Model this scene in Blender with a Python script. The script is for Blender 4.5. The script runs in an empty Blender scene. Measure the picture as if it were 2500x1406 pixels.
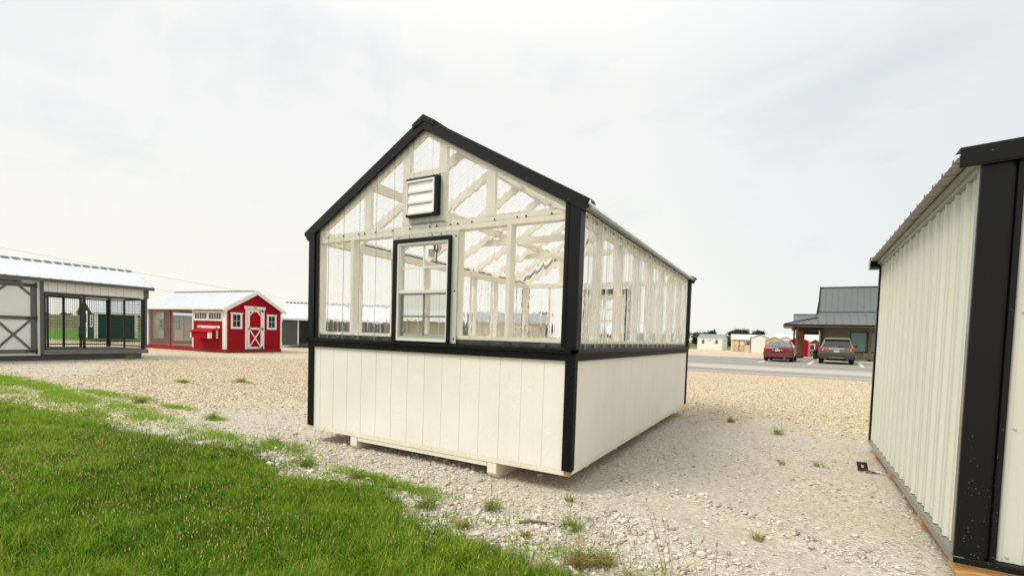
import bpy, bmesh, math, random
import numpy as np
from mathutils import Vector, Matrix
R = math.radians
sc = bpy.context.scene
col = sc.collection

# ------------------------------------------------------------------ camera
cam_d = bpy.data.cameras.new('camera'); cam = bpy.data.objects.new('camera', cam_d); col.objects.link(cam)
yaw, pitch, roll = 0.5178, -0.0425, 0.0321
fw = Vector((-math.sin(yaw) * math.cos(pitch), math.cos(yaw) * math.cos(pitch), math.sin(pitch)))
rt = fw.cross(Vector((0, 0, 1))).normalized(); up = rt.cross(fw)
r2 = math.cos(roll) * rt + math.sin(roll) * up; u2 = -math.sin(roll) * rt + math.cos(roll) * up
m3 = Matrix((r2, u2, -fw)).transposed()
cam.matrix_world = Matrix.Translation((4.4449, -3.4059, 1.0726)) @ m3.to_4x4()
cam_d.sensor_width = 36.0; cam_d.lens = 36.0 * 1166.2 / 2500.0
cam_d.shift_y = (869.6 - 703.0) / 2500.0
cam_d.clip_start = 0.05; cam_d.clip_end = 3000
sc.camera = cam

# ------------------------------------------------------------------ exposure and light
sc.view_settings.view_transform = 'Standard'; sc.view_settings.look = 'None'
sc.view_settings.exposure = 0.26; sc.view_settings.gamma = 1.0
cy = sc.cycles
cy.max_bounces = 14; cy.transmission_bounces = 12; cy.transparent_max_bounces = 16
cy.diffuse_bounces = 4; cy.glossy_bounces = 4
cy.sample_clamp_indirect = 6

SUN_EL, SUN_AZ = R(54), R(218)          # azimuth measured from +Y clockwise
sun_d = bpy.data.lights.new('sun', 'SUN'); sun = bpy.data.objects.new('sun', sun_d); col.objects.link(sun)
sun_d.energy = 2.1; sun_d.angle = R(26); sun_d.color = (1.0, 0.93, 0.80)
sdir = Vector((math.sin(SUN_AZ) * math.cos(SUN_EL), math.cos(SUN_AZ) * math.cos(SUN_EL), math.sin(SUN_EL)))
sun.rotation_euler = (-sdir).to_track_quat('-Z', 'Y').to_euler()

world = bpy.data.worlds.new('World'); sc.world = world; world.use_nodes = True
nt = world.node_tree; nt.nodes.clear(); L = nt.links
def wn(t, **k):
    n = nt.nodes.new(t)
    for a, b in k.items(): setattr(n, a, b)
    return n
out = wn('ShaderNodeOutputWorld')
sky = wn('ShaderNodeTexSky'); sky.sky_type = 'NISHITA'; sky.sun_disc = False
sky.sun_elevation = SUN_EL; sky.sun_rotation = SUN_AZ
bg1 = wn('ShaderNodeBackground'); bg1.inputs[1].default_value = 0.10; L.new(sky.outputs[0], bg1.inputs[0])
tc = wn('ShaderNodeTexCoord')
mp = wn('ShaderNodeMapping'); mp.inputs['Scale'].default_value = (1.0, 1.0, 3.2); mp.inputs['Rotation'].default_value = (0.12, 0.2, 0.5)
L.new(tc.outputs['Generated'], mp.inputs[0])
nz = wn('ShaderNodeTexNoise'); nz.inputs['Scale'].default_value = 1.7; nz.inputs['Detail'].default_value = 8; nz.inputs['Roughness'].default_value = 0.55; nz.inputs['Distortion'].default_value = 0.5
L.new(mp.outputs[0], nz.inputs[0])
mp2 = wn('ShaderNodeMapping'); mp2.inputs['Rotation'].default_value = (0.3, -0.5, 0.9); mp2.inputs['Scale'].default_value = (1, 4.5, 2.5)
L.new(tc.outputs['Generated'], mp2.inputs[0])
nz2 = wn('ShaderNodeTexNoise'); nz2.inputs['Scale'].default_value = 2.3; nz2.inputs['Detail'].default_value = 6; nz2.inputs['Distortion'].default_value = 1.2
L.new(mp2.outputs[0], nz2.inputs[0])
mixn = wn('ShaderNodeMath', operation='MULTIPLY_ADD'); L.new(nz2.outputs[0], mixn.inputs[0]); mixn.inputs[1].default_value = 0.35; L.new(nz.outputs[0], mixn.inputs[2])
cr = wn('ShaderNodeValToRGB'); L.new(mixn.outputs[0], cr.inputs[0])
e = cr.color_ramp.elements
e[0].position = 0.45; e[0].color = (0.73, 0.785, 0.78, 1)
e[1].position = 0.66; e[1].color = (0.87, 0.87, 0.85, 1)
# cooler towards the right, warm near the horizon at left: the haze of this sky by direction
dotr = wn('ShaderNodeVectorMath', operation='DOT_PRODUCT'); L.new(tc.outputs['Generated'], dotr.inputs[0]); dotr.inputs[1].default_value = (0.9, 0.43, 0.25)
mr = wn('ShaderNodeMapRange'); L.new(dotr.outputs['Value'], mr.inputs[0]); mr.inputs[1].default_value = 0.25; mr.inputs[2].default_value = 0.95
mixc = wn('ShaderNodeMixRGB', blend_type='MULTIPLY'); L.new(mr.outputs[0], mixc.inputs[0]); mixc.inputs[2].default_value = (0.78, 0.845, 0.89, 1)
sx = wn('ShaderNodeSeparateXYZ'); L.new(tc.outputs['Generated'], sx.inputs[0])
mr2 = wn('ShaderNodeMapRange'); L.new(sx.outputs[2], mr2.inputs[0]); mr2.inputs[1].default_value = 0.0; mr2.inputs[2].default_value = 0.30; mr2.inputs[3].default_value = 1.0; mr2.inputs[4].default_value = 0.0
dl = wn('ShaderNodeVectorMath', operation='DOT_PRODUCT'); L.new(tc.outputs['Generated'], dl.inputs[0]); dl.inputs[1].default_value = (-0.97, 0.25, 0)
mr3 = wn('ShaderNodeMapRange'); L.new(dl.outputs['Value'], mr3.inputs[0]); mr3.inputs[1].default_value = 0.2; mr3.inputs[2].default_value = 1.0
mm = wn('ShaderNodeMath', operation='MULTIPLY'); L.new(mr2.outputs[0], mm.inputs[0]); L.new(mr3.outputs[0], mm.inputs[1])
mixw = wn('ShaderNodeMixRGB', blend_type='MIX'); L.new(mm.outputs[0], mixw.inputs[0]); mixw.inputs[2].default_value = (0.92, 0.88, 0.775, 1)
# plain horizon haze
mr5 = wn('ShaderNodeMapRange'); L.new(sx.outputs[2], mr5.inputs[0]); mr5.inputs[1].default_value = 0.0; mr5.inputs[2].default_value = 0.22; mr5.inputs[3].default_value = 0.65; mr5.inputs[4].default_value = 0.0
mixh = wn('ShaderNodeMixRGB', blend_type='MIX'); L.new(mr5.outputs[0], mixh.inputs[0]); L.new(cr.outputs[0], mixh.inputs[1]); mixh.inputs[2].default_value = (0.88, 0.865, 0.80, 1); L.new(mixh.outputs[0], mixw.inputs[1]); L.new(mixw.outputs[0], mixc.inputs[1])
# overcast is brightest overhead
mr4 = wn('ShaderNodeMapRange'); L.new(sx.outputs[2], mr4.inputs[0]); mr4.inputs[1].default_value = 0.45; mr4.inputs[2].default_value = 0.9; mr4.inputs[3].default_value = 0.93; mr4.inputs[4].default_value = 1.35
bg2 = wn('ShaderNodeBackground'); L.new(mixc.outputs[0], bg2.inputs[0]); L.new(mr4.outputs[0], bg2.inputs[1])
ms = wn('ShaderNodeMixShader'); ms.inputs[0].default_value = 0.93
L.new(bg1.outputs[0], ms.inputs[1]); L.new(bg2.outputs[0], ms.inputs[2]); L.new(ms.outputs[0], out.inputs[0])

# ------------------------------------------------------------------ materials
MATS = {}
def new_mat(name):
    m = bpy.data.materials.new(name); m.use_nodes = True
    t = m.node_tree; t.nodes.clear(); MATS[name] = m
    def N(ty, **k):
        n = t.nodes.new(ty)
        for a, b in k.items(): setattr(n, a, b)
        return n
    return m, t, N, t.links
def M(name, c, rough=0.6, metal=0.0, var=0.06, vs=3.0, bump=0.0, bs=40.0, stretch=(1, 1, 1), dirt=0.0, spec=0.5, dist=0.002, coat=0.0):
    m, t, N, K = new_mat(name)
    o = N('ShaderNodeOutputMaterial'); b = N('ShaderNodeBsdfPrincipled'); K.new(b.outputs[0], o.inputs[0])
    b.inputs['Roughness'].default_value = rough; b.inputs['Metallic'].default_value = metal
    b.inputs['Specular IOR Level'].default_value = spec; b.inputs['Coat Weight'].default_value = coat
    tc = N('ShaderNodeTexCoord'); mp = N('ShaderNodeMapping'); mp.inputs['Scale'].default_value = stretch; K.new(tc.outputs['Object'], mp.inputs[0])
    n = N('ShaderNodeTexNoise'); n.inputs['Scale'].default_value = vs; n.inputs['Detail'].default_value = 6; K.new(mp.outputs[0], n.inputs[0])
    r = N('ShaderNodeMapRange'); K.new(n.outputs[0], r.inputs[0]); r.inputs[1].default_value = 0.3; r.inputs[2].default_value = 0.7
    r.inputs[3].default_value = 1 - var; r.inputs[4].default_value = 1 + var
    mx = N('ShaderNodeVectorMath', operation='SCALE'); mx.inputs[0].default_value = c; K.new(r.outputs[0], mx.inputs['Scale'])
    last = mx.outputs[0]
    if dirt > 0:
        d = N('ShaderNodeTexNoise'); d.inputs['Scale'].default_value = 9; d.inputs['Detail'].default_value = 9; d.inputs['Roughness'].default_value = 0.75; K.new(tc.outputs['Object'], d.inputs[0])
        dr = N('ShaderNodeMapRange'); K.new(d.outputs[0], dr.inputs[0]); dr.inputs[1].default_value = 0.52; dr.inputs[2].default_value = 0.8; dr.inputs[4].default_value = dirt
        dm = N('ShaderNodeMixRGB'); K.new(dr.outputs[0], dm.inputs[0]); K.new(last, dm.inputs[1]); dm.inputs[2].default_value = (0.30, 0.26, 0.2, 1); last = dm.outputs[0]
    K.new(last, b.inputs['Base Color'])
    if bump > 0:
        n2 = N('ShaderNodeTexNoise'); n2.inputs['Scale'].default_value = bs; n2.inputs['Detail'].default_value = 5; K.new(mp.outputs[0], n2.inputs[0])
        bp = N('ShaderNodeBump'); bp.inputs['Strength'].default_value = bump; bp.inputs['Distance'].default_value = dist; K.new(n2.outputs[0], bp.inputs['Height']); K.new(bp.outputs[0], b.inputs['Normal'])
    return m
def wood_emboss(name, c, rough=0.5, strength=0.5, spec=0.35):
    """painted engineered siding: pressed cedar grain running up the board"""
    m, t, N, K = new_mat(name)
    o = N('ShaderNodeOutputMaterial'); b = N('ShaderNodeBsdfPrincipled'); K.new(b.outputs[0], o.inputs[0]); b.inputs['Roughness'].default_value = rough
    b.inputs['Specular IOR Level'].default_value = spec
    tc = N('ShaderNodeTexCoord'); mp = N('ShaderNodeMapping'); mp.inputs['Scale'].default_value = (1, 1, 0.22); K.new(tc.outputs['Object'], mp.inputs[0])
    n = N('ShaderNodeTexNoise'); n.inputs['Scale'].default_value = 5.0; n.inputs['Detail'].default_value = 3; n.inputs['Distortion'].default_value = 0.8; K.new(mp.outputs[0], n.inputs[0])
    s = N('ShaderNodeMath', operation='MULTIPLY'); K.new(n.outputs[0], s.inputs[0]); s.inputs[1].default_value = 190
    sn = N('ShaderNodeMath', operation='SINE'); K.new(s.outputs[0], sn.inputs[0])
    n3 = N('ShaderNodeTexNoise'); n3.inputs['Scale'].default_value = 90; K.new(tc.outputs['Object'], n3.inputs[0])
    ad = N('ShaderNodeMath', operation='ADD'); K.new(sn.outputs[0], ad.inputs[0]); K.new(n3.outputs[0], ad.inputs[1])
    bp = N('ShaderNodeBump'); bp.inputs['Strength'].default_value = strength; bp.inputs['Distance'].default_value = 0.0018; K.new(ad.outputs[0], bp.inputs['Height']); K.new(bp.outputs[0], b.inputs['Normal'])
    v = N('ShaderNodeTexNoise'); v.inputs['Scale'].default_value = 1.6; v.inputs['Detail'].default_value = 7; K.new(tc.outputs['Object'], v.inputs[0])
    r = N('ShaderNodeMapRange'); K.new(v.outputs[0], r.inputs[0]); r.inputs[1].default_value = 0.3; r.inputs[2].default_value = 0.7; r.inputs[3].default_value = 0.95; r.inputs[4].default_value = 1.03
    mx = N('ShaderNodeVectorMath', operation='SCALE'); mx.inputs[0].default_value = c; K.new(r.outputs[0], mx.inputs['Scale']); K.new(mx.outputs[0], b.inputs['Base Color'])
    return m
def pine(name, c1, c2, scale=1.0, axis='Y'):
    m, t, N, K = new_mat(name)
    o = N('ShaderNodeOutputMaterial'); b = N('ShaderNodeBsdfPrincipled'); K.new(b.outputs[0], o.inputs[0]); b.inputs['Roughness'].default_value = 0.65
    tc = N('ShaderNodeTexCoord'); mp = N('ShaderNodeMapping')
    mp.inputs['Scale'].default_value = {'X': (1.2, 14, 14), 'Y': (14, 1.2, 14), 'Z': (14, 14, 1.2)}[axis]; K.new(tc.outputs['Object'], mp.inputs[0])
    n = N('ShaderNodeTexNoise'); n.inputs['Scale'].default_value = scale; n.inputs['Detail'].default_value = 4; n.inputs['Distortion'].default_value = 1.0; K.new(mp.outputs[0], n.inputs[0])
    w = N('ShaderNodeMath', operation='MULTIPLY'); K.new(n.outputs[0], w.inputs[0]); w.inputs[1].default_value = 40
    s = N('ShaderNodeMath', operation='SINE'); K.new(w.outputs[0], s.inputs[0])
    r = N('ShaderNodeMapRange'); K.new(s.outputs[0], r.inputs[0]); r.inputs[1].default_value = -1; r.inputs[2].default_value = 1
    x = N('ShaderNodeMixRGB'); K.new(r.outputs[0], x.inputs[0]); x.inputs[1].default_value = (*c1, 1); x.inputs[2].default_value = (*c2, 1); K.new(x.outputs[0], b.inputs['Base Color'])
    bp = N('ShaderNodeBump'); bp.inputs['Strength'].default_value = 0.25; bp.inputs['Distance'].default_value = 0.002; K.new(s.outputs[0], bp.inputs['Height']); K.new(bp.outputs[0], b.inputs['Normal'])
    return m
def clear_sheet(name, stretch, ior=1.016, cloud=0.03, bstr=0.85, bdist=0.020, bs=13, tint=(1.0, 1.0, 0.99)):
    """thin clear polycarbonate: bends what lies behind it, mirrors a little sky, faint surface bloom"""
    m, t, N, K = new_mat(name)
    o = N('ShaderNodeOutputMaterial')
    tc = N('ShaderNodeTexCoord'); mp = N('ShaderNodeMapping'); mp.inputs['Scale'].default_value = stretch; K.new(tc.outputs['Object'], mp.inputs[0])
    n = N('ShaderNodeTexNoise'); n.inputs['Scale'].default_value = bs; n.inputs['Detail'].default_value = 3; n.inputs['Distortion'].default_value = 0.6; K.new(mp.outputs[0], n.inputs[0])
    bp = N('ShaderNodeBump'); bp.inputs['Strength'].default_value = bstr; bp.inputs['Distance'].default_value = bdist; K.new(n.outputs[0], bp.inputs['Height'])
    rf = N('ShaderNodeBsdfRefraction'); rf.inputs['IOR'].default_value = ior; rf.inputs['Roughness'].default_value = 0.0; rf.inputs['Color'].default_value = (*tint, 1); K.new(bp.outputs[0], rf.inputs['Normal'])
    gl = N('ShaderNodeBsdfGlossy'); gl.inputs['Roughness'].default_value = 0.06; gl.inputs['Color'].default_value = (0.9, 0.9, 0.9, 1); K.new(bp.outputs[0], gl.inputs['Normal'])
    df = N('ShaderNodeBsdfDiffuse'); df.inputs['Color'].default_value = (0.92, 0.91, 0.87, 1)
    tr = N('ShaderNodeBsdfTranslucent'); tr.inputs['Color'].default_value = (0.92, 0.92, 0.88, 1)
    lw = N('ShaderNodeLayerWeight'); lw.inputs[0].default_value = 0.5
    pw = N('ShaderNodeMath', operation='POWER'); K.new(lw.outputs['Facing'], pw.inputs[0]); pw.inputs[1].default_value = 4.0
    ma = N('ShaderNodeMath', operation='MULTIPLY_ADD'); K.new(pw.outputs[0], ma.inputs[0]); ma.inputs[1].default_value = 0.35; ma.inputs[2].default_value = 0.04; ma.use_clamp = True
    cp = N('ShaderNodeMath', operation='POWER'); K.new(lw.outputs['Facing'], cp.inputs[0]); cp.inputs[1].default_value = 2.5
    cm = N('ShaderNodeMath', operation='MULTIPLY_ADD'); K.new(cp.outputs[0], cm.inputs[0]); cm.inputs[1].default_value = 0.5; cm.inputs[2].default_value = cloud; cm.use_clamp = True
    m1 = N('ShaderNodeMixShader'); K.new(ma.outputs[0], m1.inputs[0]); K.new(rf.outputs[0], m1.inputs[1]); K.new(gl.outputs[0], m1.inputs[2])
    m0 = N('ShaderNodeMixShader'); m0.inputs[0].default_value = 0.5; K.new(df.outputs[0], m0.inputs[1]); K.new(tr.outputs[0], m0.inputs[2])
    m2 = N('ShaderNodeMixShader'); K.new(cm.outputs[0], m2.inputs[0]); K.new(m1.outputs[0], m2.inputs[1]); K.new(m0.outputs[0], m2.inputs[2])
    K.new(m2.outputs[0], o.inputs[0])
    return m
def pane(name, tint=(0.93, 0.95, 0.94), refl=0.06, dim=0.0):
    m, t, N, K = new_mat(name)
    o = N('ShaderNodeOutputMaterial')
    a = N('ShaderNodeBsdfTransparent'); a.inputs[0].default_value = (*tint, 1)
    g = N('ShaderNodeBsdfGlossy'); g.inputs['Roughness'].default_value = 0.02
    lw = N('ShaderNodeLayerWeight'); lw.inputs[0].default_value = 0.5
    pw = N('ShaderNodeMath', operation='POWER'); K.new(lw.outputs['Facing'], pw.inputs[0]); pw.inputs[1].default_value = 5.0
    ma = N('ShaderNodeMath', operation='MULTIPLY_ADD'); K.new(pw.outputs[0], ma.inputs[0]); ma.inputs[1].default_value = 0.9; ma.inputs[2].default_value = refl; ma.use_clamp = True
    x = N('ShaderNodeMixShader'); K.new(ma.outputs[0], x.inputs[0]); K.new(a.outputs[0], x.inputs[1]); K.new(g.outputs[0], x.inputs[2]); K.new(x.outputs[0], o.inputs[0])
    return m
def attr_mat(name, ramp, rough=0.8, attr='rnd', trans=0.0, bump=0.0, bs=60, bd=0.003):
    m, t, N, K = new_mat(name)
    o = N('ShaderNodeOutputMaterial'); b = N('ShaderNodeBsdfPrincipled'); b.inputs['Roughness'].default_value = rough; b.inputs['Specular IOR Level'].default_value = 0.25
    at = N('ShaderNodeAttribute'); at.attribute_name = attr
    c = N('ShaderNodeValToRGB'); K.new(at.outputs['Fac'], c.inputs[0])
    els = c.color_ramp.elements
    while len(els) < len(ramp): els.new(0.5)
    for el, (p, rgb) in zip(els, ramp): el.position = p; el.color = (*rgb, 1)
    K.new(c.outputs[0], b.inputs['Base Color'])
    if bump:
        tc = N('ShaderNodeTexCoord'); n = N('ShaderNodeTexNoise'); n.inputs['Scale'].default_value = bs; n.inputs['Detail'].default_value = 4; K.new(tc.outputs['Object'], n.inputs[0])
        bp = N('ShaderNodeBump'); bp.inputs['Strength'].default_value = bump; bp.inputs['Distance'].default_value = bd; K.new(n.outputs[0], bp.inputs['Height']); K.new(bp.outputs[0], b.inputs['Normal'])
    if trans:
        tl = N('ShaderNodeBsdfTranslucent'); K.new(c.outputs[0], tl.inputs[0]); x = N('ShaderNodeMixShader'); x.inputs[0].default_value = trans
        K.new(b.outputs[0], x.inputs[1]); K.new(tl.outputs[0], x.inputs[2]); K.new(x.outputs[0], o.inputs[0])
    else: K.new(b.outputs[0], o.inputs[0])
    return m

m_siding = wood_emboss('cream_siding', (0.885, 0.84, 0.755), 0.5, 0.24)
m_cream = M('cream_lumber', (0.88, 0.82, 0.70), 0.6, var=0.07, vs=5, bump=0.2, bs=60, stretch=(1, 1, 1))
m_skirt = M('cream_skirt', (0.82, 0.765, 0.63), 0.6, var=0.06, vs=4, dirt=0.25)
m_endgrain = M('bare_end_grain', (0.42, 0.28, 0.15), 0.8, var=0.15, vs=30)
m_blackwood = wood_emboss('black_trim_board', (0.004, 0.004, 0.004), 0.5, 0.5, spec=0.18)
m_blackmetal = M('black_steel', (0.0045, 0.0045, 0.004), 0.36, var=0.05, vs=3, bump=0.06, bs=4, dist=0.004, spec=0.26)
def dusty_black(name):
    m = M(name, (0.0045, 0.0045, 0.004), 0.36, var=0.05, vs=3, bump=0.06, bs=4, dist=0.004, spec=0.26); t = m.node_tree; K = t.links; b = [n for n in t.nodes if n.type == 'BSDF_PRINCIPLED'][0]; src = b.inputs['Base Color'].links[0].from_socket
    tc = t.nodes.new('ShaderNodeTexCoord'); v = t.nodes.new('ShaderNodeTexVoronoi'); v.inputs['Scale'].default_value = 70; K.new(tc.outputs['Object'], v.inputs[0])
    r = t.nodes.new('ShaderNodeMapRange'); K.new(v.outputs['Distance'], r.inputs[0]); r.inputs[1].default_value = .13; r.inputs[2].default_value = .07; sp = t.nodes.new('ShaderNodeSeparateColor'); K.new(v.outputs['Color'], sp.inputs[0])
    sx = t.nodes.new('ShaderNodeSeparateXYZ'); K.new(tc.outputs['Object'], sx.inputs[0]); h = t.nodes.new('ShaderNodeMapRange'); K.new(sx.outputs[2], h.inputs[0]); h.inputs[1].default_value = 0; h.inputs[2].default_value = .75; h.inputs[3].default_value = .45; h.inputs[4].default_value = 1.02
    g = t.nodes.new('ShaderNodeMath'); g.operation = 'GREATER_THAN'; K.new(sp.outputs[0], g.inputs[0]); K.new(h.outputs[0], g.inputs[1]); mu = t.nodes.new('ShaderNodeMath'); mu.operation = 'MULTIPLY'; K.new(r.outputs[0], mu.inputs[0]); K.new(g.outputs[0], mu.inputs[1])
    x = t.nodes.new('ShaderNodeMixRGB'); K.new(mu.outputs[0], x.inputs[0]); K.new(src, x.inputs[1]); x.inputs[2].default_value = (.42, .39, .32, 1); K.new(x.outputs[0], b.inputs['Base Color']); return m
m_blackdust = dusty_black('mud_flecked_black_steel')
m_blackvoid = M('black_backing', (0.012, 0.014, 0.012), 0.5, var=0.3, vs=20)
m_screw = M('black_screw_paint', (0.012, 0.012, 0.012), 0.3)
m_poly_v = clear_sheet('clear_wall_sheet', (1, 1, 0.5))
m_poly_r = clear_sheet('clear_roof_sheet', (1.0, 1, 1), cloud=0.05, bstr=0.6)
m_flash = M('grey_flashing', (0.52, 0.55, 0.47), 0.35, metal=0.0, var=0.12, vs=8, stretch=(4, 4, 0.6))
m_vinyl = M('off_white_vinyl', (0.74, 0.74, 0.66), 0.35, var=0.02)
m_screenfr = M('grey_screen_frame', (0.36, 0.37, 0.34), 0.4, var=0.03)
m_screen = pane('insect_screen', (0.74, 0.74, 0.71), 0.02)
m_pane = pane('window_pane', (0.95, 0.96, 0.95), 0.04)
m_alu = M('mill_aluminium', (0.90, 0.89, 0.85), 0.4, metal=0.0, var=0.05, vs=6, bump=0.1, bs=10)
m_cable = M('black_cable', (0.02, 0.02, 0.02), 0.5)
m_box = M('white_outlet_box', (0.72, 0.68, 0.58), 0.5)
m_steelcream = M('cream_steel_sheet', (0.63, 0.635, 0.545), 0.5, var=0.03, vs=2, stretch=(1, 1, 0.3), bump=0.05, bs=3, dist=0.004)
m_galv = M('galvanised_steel', (0.36, 0.345, 0.31), 0.42, metal=0.35, var=0.08, vs=5)
m_greyflash = M('dark_grey_flashing', (0.20, 0.205, 0.19), 0.25, metal=0.3, var=0.06, vs=4)
m_zinc = M('zinc_screw', (0.62, 0.64, 0.58), 0.3, metal=0.6)
m_pine = pine('treated_pine', (0.62, 0.36, 0.13), (0.45, 0.22, 0.07), 1.0, 'X')
m_whiteroof = M('white_metal_roof', (0.66, 0.69, 0.72), 0.45, var=0.02, vs=2)
m_white = M('white_siding_paint', (0.76, 0.755, 0.70), 0.55, var=0.03)
m_kgrey = M('dark_grey_trim_paint', (0.095, 0.095, 0.088), 0.5, var=0.05)
m_kdeck = M('grey_deck_board', (0.19, 0.18, 0.165), 0.6, var=0.08)
m_bsteel = M('black_powder_coat', (0.009, 0.009, 0.009), 0.4)
m_red = M('barn_red_paint', (0.36, 0.001, 0.010), 0.7, var=0.05, vs=2, spec=0.12)
m_redtrim = M('red_frame_paint', (0.30, 0.02, 0.02), 0.7, var=0.12, dirt=0.2, spec=0.15)
m_wtrim = M('white_trim_paint', (0.80, 0.78, 0.71), 0.5, var=0.02)
m_dkglass = M('dark_window_glass', (0.02, 0.022, 0.02), 0.08, var=0.2, vs=1.2, spec=0.8)
m_greenp = M('dark_green_paint', (0.004, 0.055, 0.032), 0.7, var=0.05, spec=0.15)
m_charcoal = M('charcoal_siding', (0.075, 0.073, 0.068), 0.6, var=0.05)
m_tan = M('tan_siding', (0.52, 0.43, 0.28), 0.6, var=0.05)
m_blue = M('slate_blue_trim', (0.14, 0.22, 0.27), 0.55)
m_yellow = M('pale_yellow_siding', (0.58, 0.46, 0.20), 0.6, var=0.04)
m_beige = M('beige_siding', (0.72, 0.60, 0.42), 0.6, var=0.04)
m_brown = M('brown_door_trim', (0.30, 0.16, 0.085), 0.6, var=0.1)
m_maroon = M('maroon_paint', (0.16, 0.03, 0.02), 0.6)
m_greywall = M('grey_board', (0.33, 0.33, 0.30), 0.6)
m_greyroof = M('grey_shed_roof', (0.24, 0.26, 0.28), 0.4, var=0.04)
m_seam = M('slate_grey_standing_seam', (0.125, 0.135, 0.14), 0.36, var=0.05, vs=0.8, metal=0.1)
m_taupe = M('taupe_board_siding', (0.20, 0.175, 0.125), 0.65, var=0.05)
m_soffit = M('beige_soffit', (0.34, 0.30, 0.23), 0.7)
m_cedar = pine('cedar_post', (0.34, 0.155, 0.055), (0.20, 0.085, 0.03), 1.0, 'Z')
m_teal = M('green_tinted_glass', (0.10, 0.21, 0.165), 0.05, var=0.25, vs=0.7, spec=0.9)
m_concrete = M('concrete', (0.50, 0.48, 0.44), 0.85, var=0.08, vs=6, bump=0.2, bs=50)
m_paint = M('road_marking_white', (0.72, 0.72, 0.68), 0.7, var=0.1, vs=12)
m_rubber = M('tyre_rubber', (0.015, 0.015, 0.015), 0.85)
m_rim = M('alloy_rim', (0.35, 0.35, 0.34), 0.3, metal=0.8)
m_dkplastic = M('dark_grey_plastic', (0.02, 0.021, 0.022), 0.55)
m_redcar = M('wine_red_car_paint', (0.13, 0.004, 0.010), 0.22, var=0.03, coat=0.6)
m_suv = M('grey_green_car_paint', (0.135, 0.135, 0.10), 0.32, metal=0.25, var=0.03, coat=0.25)
m_tail = M('red_tail_lamp', (0.50, 0.006, 0.008), 0.15, coat=0.5)
m_tailc = M('clear_lamp_lens', (0.5, 0.42, 0.40), 0.15, coat=0.5)
m_chrome = M('chrome', (0.75, 0.75, 0.72), 0.15, metal=1.0)
m_cglass = M('car_glass', (0.10, 0.13, 0.12), 0.04, var=0.3, vs=3, spec=1.0)
m_cglassd = M('dark_car_glass', (0.012, 0.013, 0.013), 0.04, spec=1.0)
m_plate = M('licence_plate', (0.62, 0.62, 0.58), 0.5)
m_rust = M('rusty_steel', (0.11, 0.045, 0.025), 0.8, var=0.3, vs=30)
m_bark = M('tree_bark', (0.10, 0.08, 0.06), 0.9, var=0.2)
m_stick = M('weathered_twig', (0.20, 0.15, 0.11), 0.9, var=0.2, vs=30)
m_leaf = attr_mat('tree_leaves', [(0.0, (0.025, 0.055, 0.016)), (0.5, (0.055, 0.105, 0.028)), (1.0, (0.11, 0.17, 0.05))], 0.7, trans=0.25)
m_grass = attr_mat('grass_blades', [(0.0, (0.050, 0.12, 0.010)), (0.35, (0.155, 0.315, 0.016)), (0.7, (0.31, 0.49, 0.032)), (0.93, (0.52, 0.55, 0.08)), (1.0, (0.40, 0.27, 0.10))], 0.55, trans=0.45)
m_weed = attr_mat('weed_blades', [(0.0, (0.36, 0.13, 0.09)), (0.25, (0.50, 0.33, 0.16)), (0.45, (0.15, 0.26, 0.04)), (0.8, (0.20, 0.36, 0.05)), (1.0, (0.42, 0.48, 0.14))], 0.6, trans=0.35)
m_seed = attr_mat('seed_heads', [(0.0, (0.16, 0.28, 0.03)), (0.15, (0.20, 0.26, 0.05)), (0.25, (0.42, 0.28, 0.11)), (1.0, (0.66, 0.50, 0.24))], 0.8, trans=0.2)
m_stone = attr_mat('limestone', [(0.0, (0.27, 0.23, 0.18)), (0.25, (0.45, 0.405, 0.335)), (0.6, (0.60, 0.555, 0.475)), (0.9, (0.73, 0.69, 0.60)), (1.0, (0.70, 0.61, 0.48))], 0.9, bump=0.5, bs=70)
m_ostone = attr_mat('tan_creek_gravel', [(0.0, (0.20, 0.14, 0.09)), (0.2, (0.48, 0.36, 0.24)), (0.55, (0.66, 0.54, 0.385)), (0.8, (0.76, 0.665, 0.52)), (1.0, (0.84, 0.78, 0.69))], 0.85, bump=0.4, bs=60)

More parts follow.
